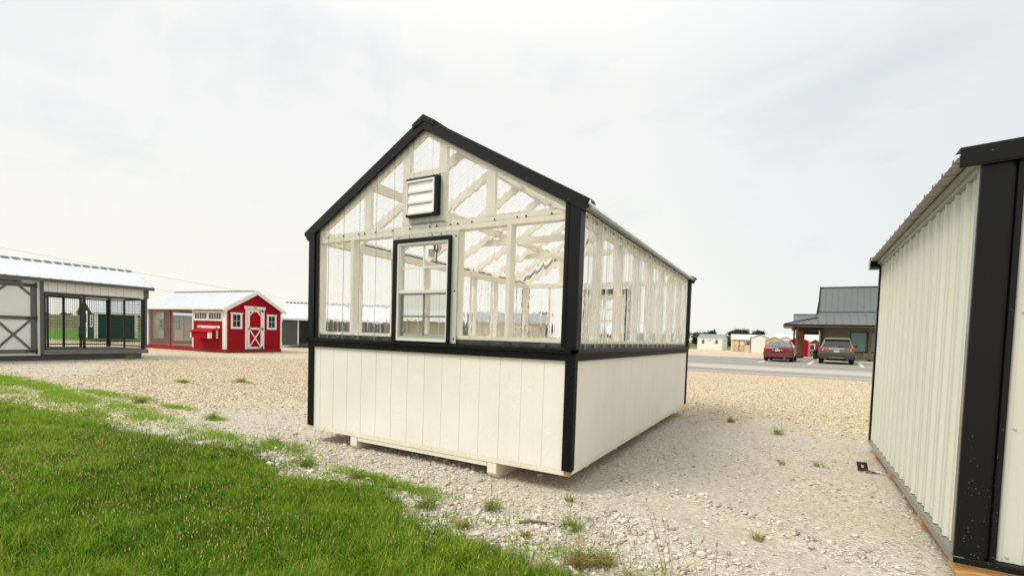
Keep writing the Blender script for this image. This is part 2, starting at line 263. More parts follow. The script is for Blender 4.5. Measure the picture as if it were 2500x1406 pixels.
# ------------------------------------------------------------------ mesh helpers
def tag(o, label=None, cat=None, group=None, kind=None):
    if label: o['label'] = label
    if cat: o['category'] = cat
    if group: o['group'] = group
    if kind: o['kind'] = kind
    return o
def thing(name, label, cat, loc=(0, 0, 0), rz=0.0, group=None, rx=0.0, ry=0.0):
    o = bpy.data.objects.new(name, None); col.objects.link(o); o.empty_display_size = 0.2
    o.location = loc; o.rotation_euler = (rx, ry, rz)
    return tag(o, label, cat, group)
class MB:
    def __init__(s): s.v = []; s.f = []
    def poly(s, pts): n = len(s.v); s.v += [tuple(p) for p in pts]; s.f.append(tuple(range(n, n + len(pts)))); return s
    def box(s, x0, x1, y0, y1, z0, z1):
        return s.hexa([(x0, y0, z0), (x1, y0, z0), (x1, y1, z0), (x0, y1, z0), (x0, y0, z1), (x1, y0, z1), (x1, y1, z1), (x0, y1, z1)])
    def hexa(s, p):
        n = len(s.v); s.v += [tuple(q) for q in p]
        for f in ((0, 3, 2, 1), (4, 5, 6, 7), (0, 1, 5, 4), (1, 2, 6, 5), (2, 3, 7, 6), (3, 0, 4, 7)): s.f.append(tuple(n + i for i in f))
        return s
    def fbox(s, F, u0, u1, v0, v1, w0, w1):
        """box on a facade frame F: u along, v up, w outward"""
        P = lambda u, v, w: F[0] + F[1] * u + F[2] * w + Vector((0, 0, v))
        return s.hexa([P(u0, v0, w1), P(u1, v0, w1), P(u1, v0, w0), P(u0, v0, w0), P(u0, v1, w1), P(u1, v1, w1), P(u1, v1, w0), P(u0, v1, w0)])
    def beam(s, a, b, w, h, upv=(0, 0, 1)):
        """rectangular bar from a to b: w sideways, h along up"""
        a = Vector(a); b = Vector(b); d = (b - a).normalized(); sd = d.cross(Vector(upv)).normalized(); u = sd.cross(d)
        q = [-sd * w / 2 - u * h / 2, sd * w / 2 - u * h / 2, sd * w / 2 + u * h / 2, -sd * w / 2 + u * h / 2]
        n = len(s.v); s.v += [tuple(a + k) for k in q] + [tuple(b + k) for k in q]
        for f in ((0, 1, 2, 3), (7, 6, 5, 4), (0, 4, 5, 1), (1, 5, 6, 2), (2, 6, 7, 3), (3, 7, 4, 0)): s.f.append(tuple(n + i for i in f))
        return s
    def tube(s, pts, r, n=8, r1=None):
        pts = [Vector(p) for p in pts]; base = len(s.v)
        for i, p in enumerate(pts):
            d = (pts[min(i + 1, len(pts) - 1)] - pts[max(i - 1, 0)]).normalized()
            a = d.orthogonal().normalized() if i == 0 else (a - d * a.dot(d)).normalized()
            b = d.cross(a); rr = r if r1 is None else r + (r1 - r) * i / (len(pts) - 1)
            for k in range(n): t = 2 * math.pi * k / n; s.v.append(tuple(p + (a * math.cos(t) + b * math.sin(t)) * rr))
        for i in range(len(pts) - 1):
            for k in range(n): s.f.append((base + i * n + k, base + i * n + (k + 1) % n, base + (i + 1) * n + (k + 1) % n, base + (i + 1) * n + k))
        s.f.append(tuple(base + k for k in range(n))[::-1]); s.f.append(tuple(base + (len(pts) - 1) * n + k for k in range(n)))
        return s
    def disc(s, c, axis, r, h, n=10, dome=0.4):
        c = Vector(c); ax = Vector(axis).normalized(); a = ax.orthogonal().normalized(); b = ax.cross(a); base = len(s.v)
        rings = [(0, r), (h * 0.6, r), (h, r * dome)]
        for hh, rr in rings:
            for k in range(n): t = 2 * math.pi * k / n; s.v.append(tuple(c + ax * hh + (a * math.cos(t) + b * math.sin(t)) * rr))
        for i in range(2):
            for k in range(n): s.f.append((base + i * n + k, base + i * n + (k + 1) % n, base + (i + 1) * n + (k + 1) % n, base + (i + 1) * n + k))
        s.f.append(tuple(base + 2 * n + k for k in range(n)))
        return s
    def profile(s, pts2, P0, U, V, W, thick=0.0):
        """extrude a 2-D open profile (u,w) from P0 along V; U,W unit vectors"""
        P0 = Vector(P0); U = Vector(U); V = Vector(V); W = Vector(W); n = len(s.v); k = len(pts2)
        for p in (P0, P0 + V):
            for u, w in pts2: s.v.append(tuple(p + U * u + W * w))
        for i in range(k - 1): s.f.append((n + i, n + i + 1, n + k + i + 1, n + k + i))
        return s
    def prism(s, pts, d):
        """closed polygon pts (3-D, planar) pushed by vector d"""
        d = Vector(d); n = len(s.v); k = len(pts); s.v += [tuple(p) for p in pts] + [tuple(Vector(p) + d) for p in pts]
        s.f.append(tuple(range(n + k - 1, n - 1, -1))); s.f.append(tuple(range(n + k, n + 2 * k)))
        for i in range(k): j = (i + 1) % k; s.f.append((n + i, n + j, n + k + j, n + k + i))
        return s
def part(name, mb, mat, parent=None, label=None, bevel=0.0, smooth=False, solid=0.0, fix=True):
    me = bpy.data.meshes.new(name); me.from_pydata(mb.v, [], mb.f); me.materials.append(mat)
    if fix:
        b = bmesh.new(); b.from_mesh(me); bmesh.ops.recalc_face_normals(b, faces=b.faces); b.to_mesh(me); b.free()
    o = bpy.data.objects.new(name, me); col.objects.link(o)
    if parent is not None: o.parent = parent
    if label: o['label'] = label
    if smooth:
        for p in me.polygons: p.use_smooth = True
    if solid: md = o.modifiers.new('s', 'SOLIDIFY'); md.thickness = solid; md.offset = -1
    if bevel: md = o.modifiers.new('b', 'BEVEL'); md.width = bevel; md.segments = 2; md.limit_method = 'ANGLE'; md.angle_limit = R(40)
    return o
def copy_part(o, parent, loc=None):
    c = o.copy(); col.objects.link(c); c.parent = parent
    if loc is not None: c.location = loc
    for ch in list(o.children): copy_part(ch, c)
    return c
def np_mesh(name, verts, tris, mat, attr=None, smooth=False):
    me = bpy.data.meshes.new(name); nv = len(verts); nf = len(tris)
    me.vertices.add(nv); me.vertices.foreach_set('co', np.ascontiguousarray(verts, np.float32).ravel())
    me.loops.add(nf * 3); me.loops.foreach_set('vertex_index', np.ascontiguousarray(tris, np.int32).ravel())
    me.polygons.add(nf); me.polygons.foreach_set('loop_start', np.arange(0, nf * 3, 3, dtype=np.int32)); me.polygons.foreach_set('loop_total', np.full(nf, 3, np.int32))
    if smooth: me.polygons.foreach_set('use_smooth', np.ones(nf, bool))
    me.update(calc_edges=True)
    if attr:
        for k, a in attr.items():
            at = me.attributes.new(k, 'FLOAT', 'POINT'); at.data.foreach_set('value', np.ascontiguousarray(a, np.float32))
    me.materials.append(mat); me.validate()
    o = bpy.data.objects.new(name, me); col.objects.link(o); return o

# smooth value noise for terrain and scatter masks
_rs = np.random.RandomState(5); _tab = _rs.rand(256, 256)
def vnoise(x, y):
    xi = np.floor(x).astype(int); yi = np.floor(y).astype(int); fx = x - xi; fy = y - yi
    fx = fx * fx * (3 - 2 * fx); fy = fy * fy * (3 - 2 * fy)
    g = lambda a, b: _tab[a % 256, b % 256]
    return (g(xi, yi) * (1 - fx) + g(xi + 1, yi) * fx) * (1 - fy) + (g(xi, yi + 1) * (1 - fx) + g(xi + 1, yi + 1) * fx) * fy
def fbm(x, y, o=4):
    s = 0; a = 0.5; t = 0
    for i in range(o): s = s + a * vnoise(x * 2 ** i + 17 * i, y * 2 ** i + 31 * i); t += a; a *= 0.5
    return s / t
def sstep(a, b, x): t = np.clip((x - a) / (b - a), 0, 1); return t * t * (3 - 2 * t)
def ground_z(x, y):
    x = np.asarray(x, float); y = np.asarray(y, float)
    z = -0.13 + 0.08 * sstep(-3, -12, x) * sstep(9.0, 6.0, y)
    r = np.hypot(x - 4.4, y + 3.4); az = (y + 3.4) / np.maximum(4.4 - x, 0.1)
    z = z + np.where(x < 4, 1, 0) * sstep(1.15, 0.5, az) * 4.3 * np.clip((r - 38) / 262, 0, 1)
    near = sstep(16, 8, r)
    z = z + near * 0.022 * (fbm(x * 1.1, y * 1.1, 3) - 0.5) * 2 + near * 0.012 * (fbm(x * 4, y * 4, 3) - 0.5)
    # shallow wheel ruts with pushed-up stone edges right of the greenhouse
    for c0 in (0.35, -0.55):
        d = y - (c0 - 0.42 * (x - 3.9) + 0.1 * np.sin(x * 2))
        z = z + near * sstep(2.6, 3.6, x) * (0.018 * np.exp(-(d / 0.10) ** 2) - 0.016 * np.exp(-((d + 0.28) / 0.2) ** 2))
    return z
def lawn_edge(x):
    """y below which the front lawn grows"""
    xs = [-14, -8.8, -4.6, -3.2, -1.6, -0.45, 0.12, 0.7, 1.0, 1.25, 1.8, 2.15, 2.33, 2.7, 3.04, 3.38, 3.6, 3.8, 3.95]
    ys = [-2.0, -1.5, -1.0, -0.9, -0.86, -0.80, -0.66, -0.80, -0.98, -0.82, -0.70, -0.86, -1.0, -1.07, -1.07, -1.09, -1.13, -1.3, -1.9]
    return np.interp(x, xs, ys)
def grey_zone(x, y):
    n = (fbm(x * 0.7 + 9, y * 0.7, 4) - 0.5) * 0.55
    d = np.hypot((x - 2.7) / 5.4, (y + 0.6) / 5.2) + n
    g = sstep(1.28, 0.82, d)
    d2 = np.hypot((x + 12.0) / 3.4, (y - 0.7) / 1.7) + n
    d3 = np.hypot((x + 7.5) / 3.4, (y + 0.2) / 0.8) + n
    return np.clip(g + 0.9 * sstep(1.1, 0.7, d2) + 0.3 * sstep(1.1, 0.7, d3), 0, 1)

# ------------------------------------------------------------------ ground sheet
def axis(a, b, fine, lo, hi, grow=1.13):
    c = list(np.arange(a, b + 1e-6, fine)); s = fine
    x = c[-1]
    while x < hi: s *= grow; x += s; c.append(x)
    s = fine; x = c[0]; pre = []
    while x > lo: s *= grow; x -= s; pre.append(x)
    return np.array(pre[::-1] + c)
gx = axis(-5, 7, 0.05, -900, 900); gy = axis(-3.5, 6.5, 0.05, -60, 1100)
GX, GY = np.meshgrid(gx, gy, indexing='ij'); GZ = ground_z(GX, GY)
nx, ny = GX.shape
vv = np.stack([GX.ravel(), GY.ravel(), GZ.ravel()], 1)
ii = (np.arange(nx - 1)[:, None] * ny + np.arange(ny - 1)[None]).ravel()
tr = np.concatenate([np.stack([ii, ii + ny, ii + ny + 1], 1), np.stack([ii, ii + ny + 1, ii + 1], 1)])
az = (GY + 3.4) / np.maximum(4.4 - GX, 0.1); rr = np.hypot(GX - 4.4, GY + 3.4)
wob = (fbm(GX * 0.15, GY * 0.15) - 0.5) * 5
fg = np.where((GX < 3) & (az < 0.95), sstep(41, 43, rr + wob * 0.3), 0)          # the grass field on the left
fg = np.maximum(fg, sstep(84, 88, GY + wob) * np.where(az >= 0.95, 1, 0))
fg = np.where((GX > 3), sstep(84, 88, GY + wob), fg)
lawn = sstep(0.12, -0.12, GY - lawn_edge(GX) + (fbm(GX * 3, GY * 3) - 0.5) * 0.3) * np.where(GX < 4.0, 1, 0)
gz_ = grey_zone(GX, GY)
def ground_material():
    m, t, N, K = new_mat('gravel_yard')
    o = N('ShaderNodeOutputMaterial'); b = N('ShaderNodeBsdfPrincipled'); K.new(b.outputs[0], o.inputs[0]); b.inputs['Roughness'].default_value = 0.92; b.inputs['Specular IOR Level'].default_value = 0.15
    tc = N('ShaderNodeTexCoord')
    def vor(s, rnd=1.0):
        v = N('ShaderNodeTexVoronoi'); v.inputs['Scale'].default_value = s; v.inputs['Randomness'].default_value = rnd; K.new(tc.outputs['Object'], v.inputs[0]); return v
    def noise(s, d=5, r=0.6):
        v = N('ShaderNodeTexNoise'); v.inputs['Scale'].default_value = s; v.inputs['Detail'].default_value = d; v.inputs['Roughness'].default_value = r; K.new(tc.outputs['Object'], v.inputs[0]); return v
    def ramp(src, els):
        c = N('ShaderNodeValToRGB'); K.new(src, c.inputs[0]); q = c.color_ramp.elements
        while len(q) < len(els): q.new(0.5)
        for el, (p, rgb) in zip(q, els): el.position = p; el.color = (*rgb, 1)
        return c.outputs[0]
    def mix(f, a, c, bt='MIX'):
        x = N('ShaderNodeMixRGB', blend_type=bt)
        if isinstance(f, float): x.inputs[0].default_value = f
        else: K.new(f, x.inputs[0])
        K.new(a, x.inputs[1])
        if isinstance(c, tuple): x.inputs[2].default_value = (*c, 1)
        else: K.new(c, x.inputs[2])
        return x.outputs[0]
    def at(n): a = N('ShaderNodeAttribute'); a.attribute_name = n; return a.outputs['Fac']
    v1 = vor(62); v2 = vor(28); v3 = vor(130); v4 = vor(38)
    sep = N('ShaderNodeSeparateColor'); K.new(v1.outputs['Color'], sep.inputs[0])
    sep2 = N('ShaderNodeSeparateColor'); K.new(v2.outputs['Color'], sep2.inputs[0])
    sep3 = N('ShaderNodeSeparateColor'); K.new(v3.outputs['Color'], sep3.inputs[0])
    sep4 = N('ShaderNodeSeparateColor'); K.new(v4.outputs['Color'], sep4.inputs[0])
    gm = N('ShaderNodeMath', operation='MULTIPLY_ADD'); K.new(sep3.outputs[0], gm.inputs[0]); gm.inputs[1].default_value = 0.45; ge = N('ShaderNodeMath', operation='MULTIPLY'); K.new(sep4.outputs[1], ge.inputs[0]); ge.inputs[1].default_value = 0.55; K.new(ge.outputs[0], gm.inputs[2])
    grey = ramp(gm.outputs[0], [(0.08, (0.20, 0.17, 0.125)), (0.25, (0.44, 0.395, 0.32)), (0.65, (0.565, 0.52, 0.435)), (0.95, (0.78, 0.735, 0.645))])
    nb = noise(1.3); grey = mix(ramp(nb.outputs[0], [(0.4, (0, 0, 0)), (0.62, (0.6, 0.6, 0.6))]), grey, (0.52, 0.465, 0.37))
    org = ramp(sep2.outputs[0], [(0, (0.22, 0.16, 0.10)), (0.12, (0.48, 0.37, 0.25)), (0.5, (0.66, 0.545, 0.39)), (0.8, (0.76, 0.665, 0.52)), (1, (0.84, 0.78, 0.68))])
    # dark gaps between stones far off
    gap = ramp(v2.outputs['Distance'], [(0.42, (1, 1, 1)), (0.8, (0.45, 0.40, 0.34))]); org = mix(0.8, org, gap, 'MULTIPLY')
    n2 = noise(0.35, 4); org = mix(ramp(n2.outputs[0], [(0.45, (0, 0, 0)), (0.7, (0.5, 0.5, 0.5))]), org, (0.60, 0.51, 0.39))
    base = mix(at('grey'), org, grey)
    soil = mix(noise(25).outputs[0], ramp(noise(6).outputs[0], [(0.3, (0.05, 0.045, 0.025)), (0.7, (0.10, 0.11, 0.035))]), (0.045, 0.08, 0.015))
    base = mix(at('lawn'), base, soil)
    mpf = N('ShaderNodeMapping'); mpf.inputs['Scale'].default_value = (1, 0.12, 1); K.new(tc.outputs['Object'], mpf.inputs[0])
    nf = N('ShaderNodeTexNoise'); nf.inputs['Scale'].default_value = 0.06; nf.inputs['Detail'].default_value = 6; K.new(mpf.outputs[0], nf.inputs[0])
    field = ramp(nf.outputs[0], [(0.35, (0.075, 0.12, 0.03)), (0.48, (0.13, 0.15, 0.05)), (0.58, (0.17, 0.125, 0.08)), (0.68, (0.08, 0.125, 0.035))])
    fn = noise(3, 8); field = mix(0.5, field, ramp(fn.outputs[0], [(0.3, (0.55, 0.55, 0.55)), (0.7, (1, 1, 1))]), 'MULTIPLY')
    base = mix(at('field'), base, field)
    green = ramp(noise(4, 6).outputs[0], [(0.3, (0.05, 0.17, 0.01)), (0.7, (0.12, 0.28, 0.02))])
    base = mix(at('mown'), base, green)
    K.new(base, b.inputs['Base Color'])
    add = N('ShaderNodeMath', operation='MULTIPLY_ADD'); K.new(v2.outputs['Distance'], add.inputs[0]); add.inputs[1].default_value = -1.6; K.new(v3.outputs['Distance'], add.inputs[2])
    add2 = N('ShaderNodeMath', operation='MULTIPLY_ADD'); K.new(v1.outputs['Distance'], add2.inputs[0]); add2.inputs[1].default_value = -1.0; K.new(add.outputs[0], add2.inputs[2])
    bp = N('ShaderNodeBump'); bp.inputs['Strength'].default_value = 0.8; bp.inputs['Distance'].default_value = 0.007; K.new(add2.outputs[0], bp.inputs['Height']); K.new(bp.outputs[0], b.inputs['Normal'])
    return m
mown = fg * sstep(68, 64, rr) * np.where(az < 0.95, 1, 0) + fg * np.where(az >= 0.95, 1, 0) * sstep(130, 110, GY)
g = np_mesh('ground', vv, tr, ground_material(), {'grey': gz_.ravel(), 'lawn': lawn.ravel(), 'field': fg.ravel(), 'mown': np.clip(mown, 0, 1).ravel()}, smooth=True)
tag(g, 'pale gravel yard running out to green fields', kind='structure')
# asphalt
def asphalt_material():
    m, t, N, K = new_mat('asphalt')
    o = N('ShaderNodeOutputMaterial'); b = N('ShaderNodeBsdfPrincipled'); K.new(b.outputs[0], o.inputs[0]); b.inputs['Roughness'].default_value = 0.85; b.inputs['Specular IOR Level'].default_value = 0.2
    tc = N('ShaderNodeTexCoord'); mp = N('ShaderNodeMapping'); mp.inputs['Scale'].default_value = (0.03, 0.42, 1); K.new(tc.outputs['Object'], mp.inputs[0])
    n = N('ShaderNodeTexNoise'); n.inputs['Scale'].default_value = 1; n.inputs['Detail'].default_value = 5; K.new(mp.outputs[0], n.inputs[0])
    c = N('ShaderNodeValToRGB'); K.new(n.outputs[0], c.inputs[0]); q = c.color_ramp.elements; q[0].position = 0.35; q[0].color = (0.24, 0.225, 0.20, 1); q[1].position = 0.65; q[1].color = (0.38, 0.36, 0.32, 1)
    sx = N('ShaderNodeSeparateXYZ'); K.new(tc.outputs['Object'], sx.inputs[0])
    # pale dusty travel lane
    d = N('ShaderNodeMath', operation='SUBTRACT'); K.new(sx.outputs[1], d.inputs[0]); d.inputs[1].default_value = 23.0
    a = N('ShaderNodeMath', operation='ABSOLUTE'); K.new(d.outputs[0], a.inputs[0])
    r = N('ShaderNodeMapRange'); K.new(a.outputs[0], r.inputs[0]); r.inputs[1].default_value = 1.0; r.inputs[2].default_value = 3.0; r.inputs[3].default_value = 0.55; r.inputs[4].default_value = 0
    x = N('ShaderNodeMixRGB'); K.new(r.outputs[0], x.inputs[0]); K.new(c.outputs[0], x.inputs[1]); x.inputs[2].default_value = (0.60, 0.56, 0.48, 1)
    n2 = N('ShaderNodeTexNoise'); n2.inputs['Scale'].default_value = 60; K.new(tc.outputs['Object'], n2.inputs[0])
    x2 = N('ShaderNodeMixRGB', blend_type='MULTIPLY'); x2.inputs[0].default_value = 0.5; K.new(x.outputs[0], x2.inputs[1]); K.new(n2.outputs[0], x2.inputs[2])
    sc_ = N('ShaderNodeVectorMath', operation='SCALE'); K.new(x2.outputs[0], sc_.inputs[0]); sc_.inputs['Scale'].default_value = 1.25; K.new(sc_.outputs[0], b.inputs['Base Color'])
    return m
mb = MB(); xs = np.linspace(-90, 70, 41); rnd = random.Random(3)
near_e = [(x, 17.25 + 0.05 * x + rnd.uniform(-0.12, 0.12)) for x in xs]; far_e = [(x, (41.2 if x < 3.0 else 41.6) + rnd.uniform(-0.06, 0.06)) for x in xs]
top = [(x, y, -0.115) for x, y in near_e] + [(x, y, -0.115) for x, y in far_e[::-1]]
mb.prism([(x, y, -0.2) for x, y, z in top], (0, 0, 0.085))
tag(part('parking_lot', mb, asphalt_material()), 'grey asphalt parking lot with a pale travel lane', kind='structure')
mb = MB(); mb.box(5.0, 40, 41.65, 44.6, -0.3, 0.0)
tag(part('concrete_walk', mb, m_concrete, bevel=0.01), 'raised concrete walk in front of the office', kind='structure')
mb = MB(); mb.prism([(-70, 8, ground_z(-70, 8) + .02), (-55, 18, float(ground_z(-55, 18)) + .02), (-54.3, 18.2, float(ground_z(-54.3, 18.2)) + .02), (-69.3, 7.6, float(ground_z(-69.3, 7.6)) + .02)], (0, 0, 0.02))
tag(part('field_path', mb, m_concrete), 'thin pale lane crossing the field', kind='structure')
def stripe(x0, y0, x1, y1, label):
    d = Vector((x1 - x0, y1 - y0, 0)); nrm = Vector((-d.y, d.x, 0)).normalized() * 0.09
    mb = MB(); a = Vector((x0, y0, -0.111)); b = Vector((x1, y1, -0.111)); mb.poly([a - nrm, b - nrm, b + nrm, a + nrm])
    tag(part('parking_line', mb, m_paint), label, 'parking line', 'white parking lines')
stripe(3.05, 31.6, 3.55, 38.5, 'white parking line on the left side of the red sedan')
stripe(5.80, 31.9, 6.40, 39.8, 'white parking line between the sedan and the grey SUV')
stripe(8.54, 31.6, 9.25, 39.8, 'white parking line to the right of the grey SUV')
stripe(11.3, 31.6, 12.0, 39.8, 'white parking line beyond the metal shed at right')
for x, l in ((10.15, 'concrete wheel stop in front of the right cedar post'), (7.4, 'concrete wheel stop ahead of the grey SUV'), (4.2, 'concrete wheel stop ahead of the red sedan')):
    mb = MB(); mb.prism([(x - .8, 40.6, -.112), (x - .8, 40.75, -.112), (x - .8, 40.72, 0.0), (x - .8, 40.63, 0.0)], (1.6, 0, 0)); tag(part('wheel_stop', mb, m_concrete, bevel=.01), l, 'wheel stop', 'concrete wheel stops')


# ================================================================== greenhouse (10 x 16 ft)
W_, D_ = 3.048, 4.877
X0_, Y0_ = 0.1622, 0.1949
XC = 1.524
SL = 0.563; RZ = 3.0            # roof slope, ridge height
roofz = lambda x: RZ - SL * abs(x - XC)
gh = thing('greenhouse', 'cream and black gabled greenhouse with clear ribbed upper walls on the gravel', 'greenhouse')
FR = (Vector((0, 0, 0)), Vector((1, 0, 0)), Vector((0, -1, 0)))
RI = (Vector((W_, 0, 0)), Vector((0, 1, 0)), Vector((1, 0, 0)))
BA = (Vector((W_, D_, 0)), Vector((-1, 0, 0)), Vector((0, 1, 0)))
LE = (Vector((0, D_, 0)), Vector((0, -1, 0)), Vector((-1, 0, 0)))
def grooved(F, length, first, z0, z1, mat, parent, pitch=0.2032, gw=0.005, gd=0.005, name='siding_panel', th=0.011, skip=()):
    pts = [(0, 0)]; u = first
    while u < length - 0.03:
        if u > 0.03: pts += [(u - gw, 0), (u - gw * 0.5, -gd), (u + gw * 0.5, -gd), (u + gw, 0)]
        u += pitch
    pts.append((length, 0))
    mb = MB(); mb.profile(pts, F[0] + Vector((0, 0, z0)), F[1], (0, 0, z1 - z0), F[2])
    # back face, top and bottom closed
    o = F[0] - F[2] * th; z0v = Vector((0, 0, z0)); z1v = Vector((0, 0, z1)); U = F[1] * length
    mb.poly([o + z0v, o + U + z0v, o + U + z1v, o + z1v])
    mb.poly([F[0] + z1v - F[2] * gd, F[0] + U + z1v - F[2] * gd, o + U + z1v, o + z1v]); mb.poly([F[0] + z0v - F[2] * gd, F[0] + U + z0v - F[2] * gd, o + U + z0v, o + z0v])
    return part(name, mb, mat, parent, fix=False)
for F, ln, f0 in ((FR, W_, X0_), (RI, D_, Y0_), (BA, W_, 0.16), (LE, D_, 0.16)):
    grooved(F, ln, f0, 0.040, 0.90, m_siding, gh)
    mb = MB(); mb.fbox(F, 0.0, ln, 0.0, 0.038, -0.05, 0.001 if F in (FR, BA) else -0.002); part('skirt_board', mb, m_skirt, gh, bevel=0.002)
    mb = MB(); mb.fbox(F, -0.02, ln + 0.02, 0.894, 0.953, -0.0, 0.021); part('band_board', mb, m_blackwood, gh, bevel=0.002)
    mb = MB(); mb.prism([F[0] + F[1] * -0.033 + Vector((0, 0, z)) + F[2] * w for w, z in ((-0.012, 0.954), (0.033, 0.954), (0.033, 0.982), (-0.012, 0.991))], F[1] * (ln + 0.066)); part('band_flashing', mb, m_blackmetal, gh)
mb = MB(); mb.box(3.002, 3.049, -0.0012, 0.05, 0.0, 0.036); part('joist_end', mb, m_endgrain, gh)
for cx, cyy, sx_, sy_ in ((0, 0, -1, -1), (W_, 0, 1, -1), (W_, D_, 1, 1), (0, D_, -1, 1)):
    mb = MB(); t = 0.018; w = 0.068
    mb.box(*sorted((cx - sx_ * (w - 0.006), cx + sx_ * t)), *sorted((cyy, cyy + sy_ * t)), 0.042, 0.8935)
    mb.box(*sorted((cx + sx_ * 0.0005, cx + sx_ * (t - 0.0005))), *sorted((cyy - sy_ * 0.05, cyy - sy_ * 0.0005)), 0.042, 0.8935)
    part('corner_board', mb, m_blackwood, gh, bevel=0.0015)
for sx_ in (0.629, 2.292):          # skids, front ends sawn off at an angle
    mb = MB(); x0, x1 = sx_, sx_ + 0.091
    mb.prism([(x0, 0.004, -0.001), (x0, 0.004, -0.095), (x0, 0.05, -0.138), (x0, 4.86, -0.138), (x0, 4.86, -0.001)], (x1 - x0, 0, 0))
    s_ = part('skid', mb, m_skirt, gh, bevel=0.003)
mb = MB(); mb.box(0.728, 2.286, 0.006, 0.044, -0.041, -0.001); part('cross_board', mb, m_skirt, gh, bevel=0.002)
mb = MB(); mb.box(0.05, 3.0, 0.05, 4.83, 0.002, 0.03); part('floor', mb, m_cream, gh)
for a, b in ((0.10, 0.62), (0.73, 2.28), (2.40, 2.90)):
    for y in (0.75, 1.6, 2.5, 3.4, 4.3): mb = MB(); mb.box(a, b, y, y + .09, -0.125, -0.003); part('added_shade_beam', mb, m_skirt, gh)  # unseen cross beams, added to block light and deepen shade under the floor
# nail heads along the skirt board
for k in range(22):
    mb = MB(); mb.disc((0.12 + k * 0.131 + random.Random(k).uniform(-.03, .03), -0.001, 0.02 + random.Random(k + 50).uniform(-.006, .006)), (0, -1, 0), 0.0035, 0.001, 6); part('nail_head', mb, m_endgrain, gh)

# framing lumber
def lum(name, x0, x1, y0, y1, z0, z1, mat=None): mb = MB(); mb.box(x0, x1, y0, y1, z0, z1); return part(name, mb, mat or m_cream, gh, bevel=0.002)
yf = 0.020
for ya, yb in ((yf, yf + 0.088), (D_ - 0.108, D_ - 0.02)):
    front = ya < 1
    segs = ((0.10, 1.188), (1.885, 2.935)) if front else ((0.10, 1.05), (1.98, 2.935))
    for a, b in segs: lum('sill_plate', a, b, ya, yb, 1.028, 1.056)
    lum('wall_plate', 0.112, 2.936, ya, yb, 1.986, 2.029); lum('wall_plate', 0.112, 2.936, ya + 0.002, yb, 2.031, 2.07)
    lum('jack_stud', 0.570, 0.608, ya, yb, 1.057, 1.985); lum('jack_stud', 2.411, 2.449, ya, yb, 1.057, 1.985)
    lum('jack_stud', 1.150, 1.188, ya, yb, 1.057, 1.985); lum('jack_stud', 1.886, 1.924, ya, yb, 1.057, 1.985)
    for c in (0.795, 1.297, 1.724, 2.237):
        z1 = 2.862 - SL * abs(c - XC) - 0.02
        mb = MB(); x0, x1 = c - 0.044, c + 0.044; yy0, yy1 = (ya, ya + 0.038) if front else (yb - 0.038, yb)
        za, zb = 2.862 - SL * abs(x0 - XC), 2.862 - SL * abs(x1 - XC)
        mb.hexa([(x0, yy0, 2.071), (x1, yy0, 2.071), (x1, yy1, 2.071), (x0, yy1, 2.071), (x0, yy0, za), (x1, yy0, zb), (x1, yy1, zb), (x0, yy1, za)]); part('gable_stud', mb, m_cream, gh, bevel=0.002)
    if front:
        lum('vent_header', 1.342, 1.679, ya, ya + 0.038, 2.495, 2.555); lum('vent_sill', 1.342, 1.679, ya, ya + 0.038, 2.072, 2.115)
# corner posts
for x0, x1 in ((0.02, 0.108), (2.940, 3.028)):
    for y0, y1 in ((yf, yf + 0.088), (D_ - 0.108, D_ - 0.02)):
        lum('corner_stud', x0, x1 - (0.0), y0, y1, 0.99, 1.985)
for side in (0, 1):
    x0, x1 = ((0.02, 0.108), (2.940, 3.028))[side]
    lum('sill_plate', x0, x1, 0.11, D_ - 0.11, 1.028, 1.056); lum('wall_plate', x0, x1, yf, D_ - 0.02, 1.987, 2.029); lum('wall_plate', x0, x1, yf, D_ - 0.02, 2.031, 2.07)
    for k in range(1, 8): lum('wall_stud', x0, x1, 0.6096 * k - 0.019, 0.6096 * k + 0.019, 1.057, 1.986)
# dark backing below the sill plates
for F, ln in ((FR, W_), (RI, D_), (BA, W_), (LE, D_)):
    mb = MB(); mb.fbox(F, 0.03, ln - 0.03, 0.90, 1.0275, -0.05, -0.024); part('backing_strip', mb, m_blackvoid, gh)
# rafters and ties
TY = [0.039] + [0.6096 * q for q in range(1, 8)] + [D_ - 0.039]
for i, y in enumerate(TY):
    for s in (-1, 1):
        mb = MB(); h = 0.105
        xe = XC + s * 1.505
        zt = lambda x: 2.967 - SL * abs(x - XC)
        x0 = XC
        mb.hexa([(x0, y - .019, zt(x0) - h), (xe, y - .019, zt(xe) - h), (xe, y + .019, zt(xe) - h), (x0, y + .019, zt(x0) - h), (x0, y - .019, zt(x0)), (xe, y - .019, zt(xe)), (xe, y + .019, zt(xe)), (x0, y + .019, zt(x0))])
        part('rafter', mb, m_cream, gh, bevel=0.002)
    if i in (2, 4, 6): lum('tie_beam', 0.62, 2.43, y + .0195, y + .0575, 2.345, 2.432)
for xp in (0.845, 2.203):
    zt = 2.967 - SL * abs(xp - XC) - 0.075
    for i in range(8): lum('purlin', xp - .019, xp + .019, TY[i] + .0195, TY[i + 1] - .0195, zt - .06, zt + .03)
for xp in (0.0, 3.048):
    lum('eave_purlin', xp - .02, xp + .02, .06, D_ - .06, 2.108, 2.135)
    lum('eave_closure', xp - .022, xp + .022, .06, D_ - .06, 2.072, 2.107, m_blackvoid)

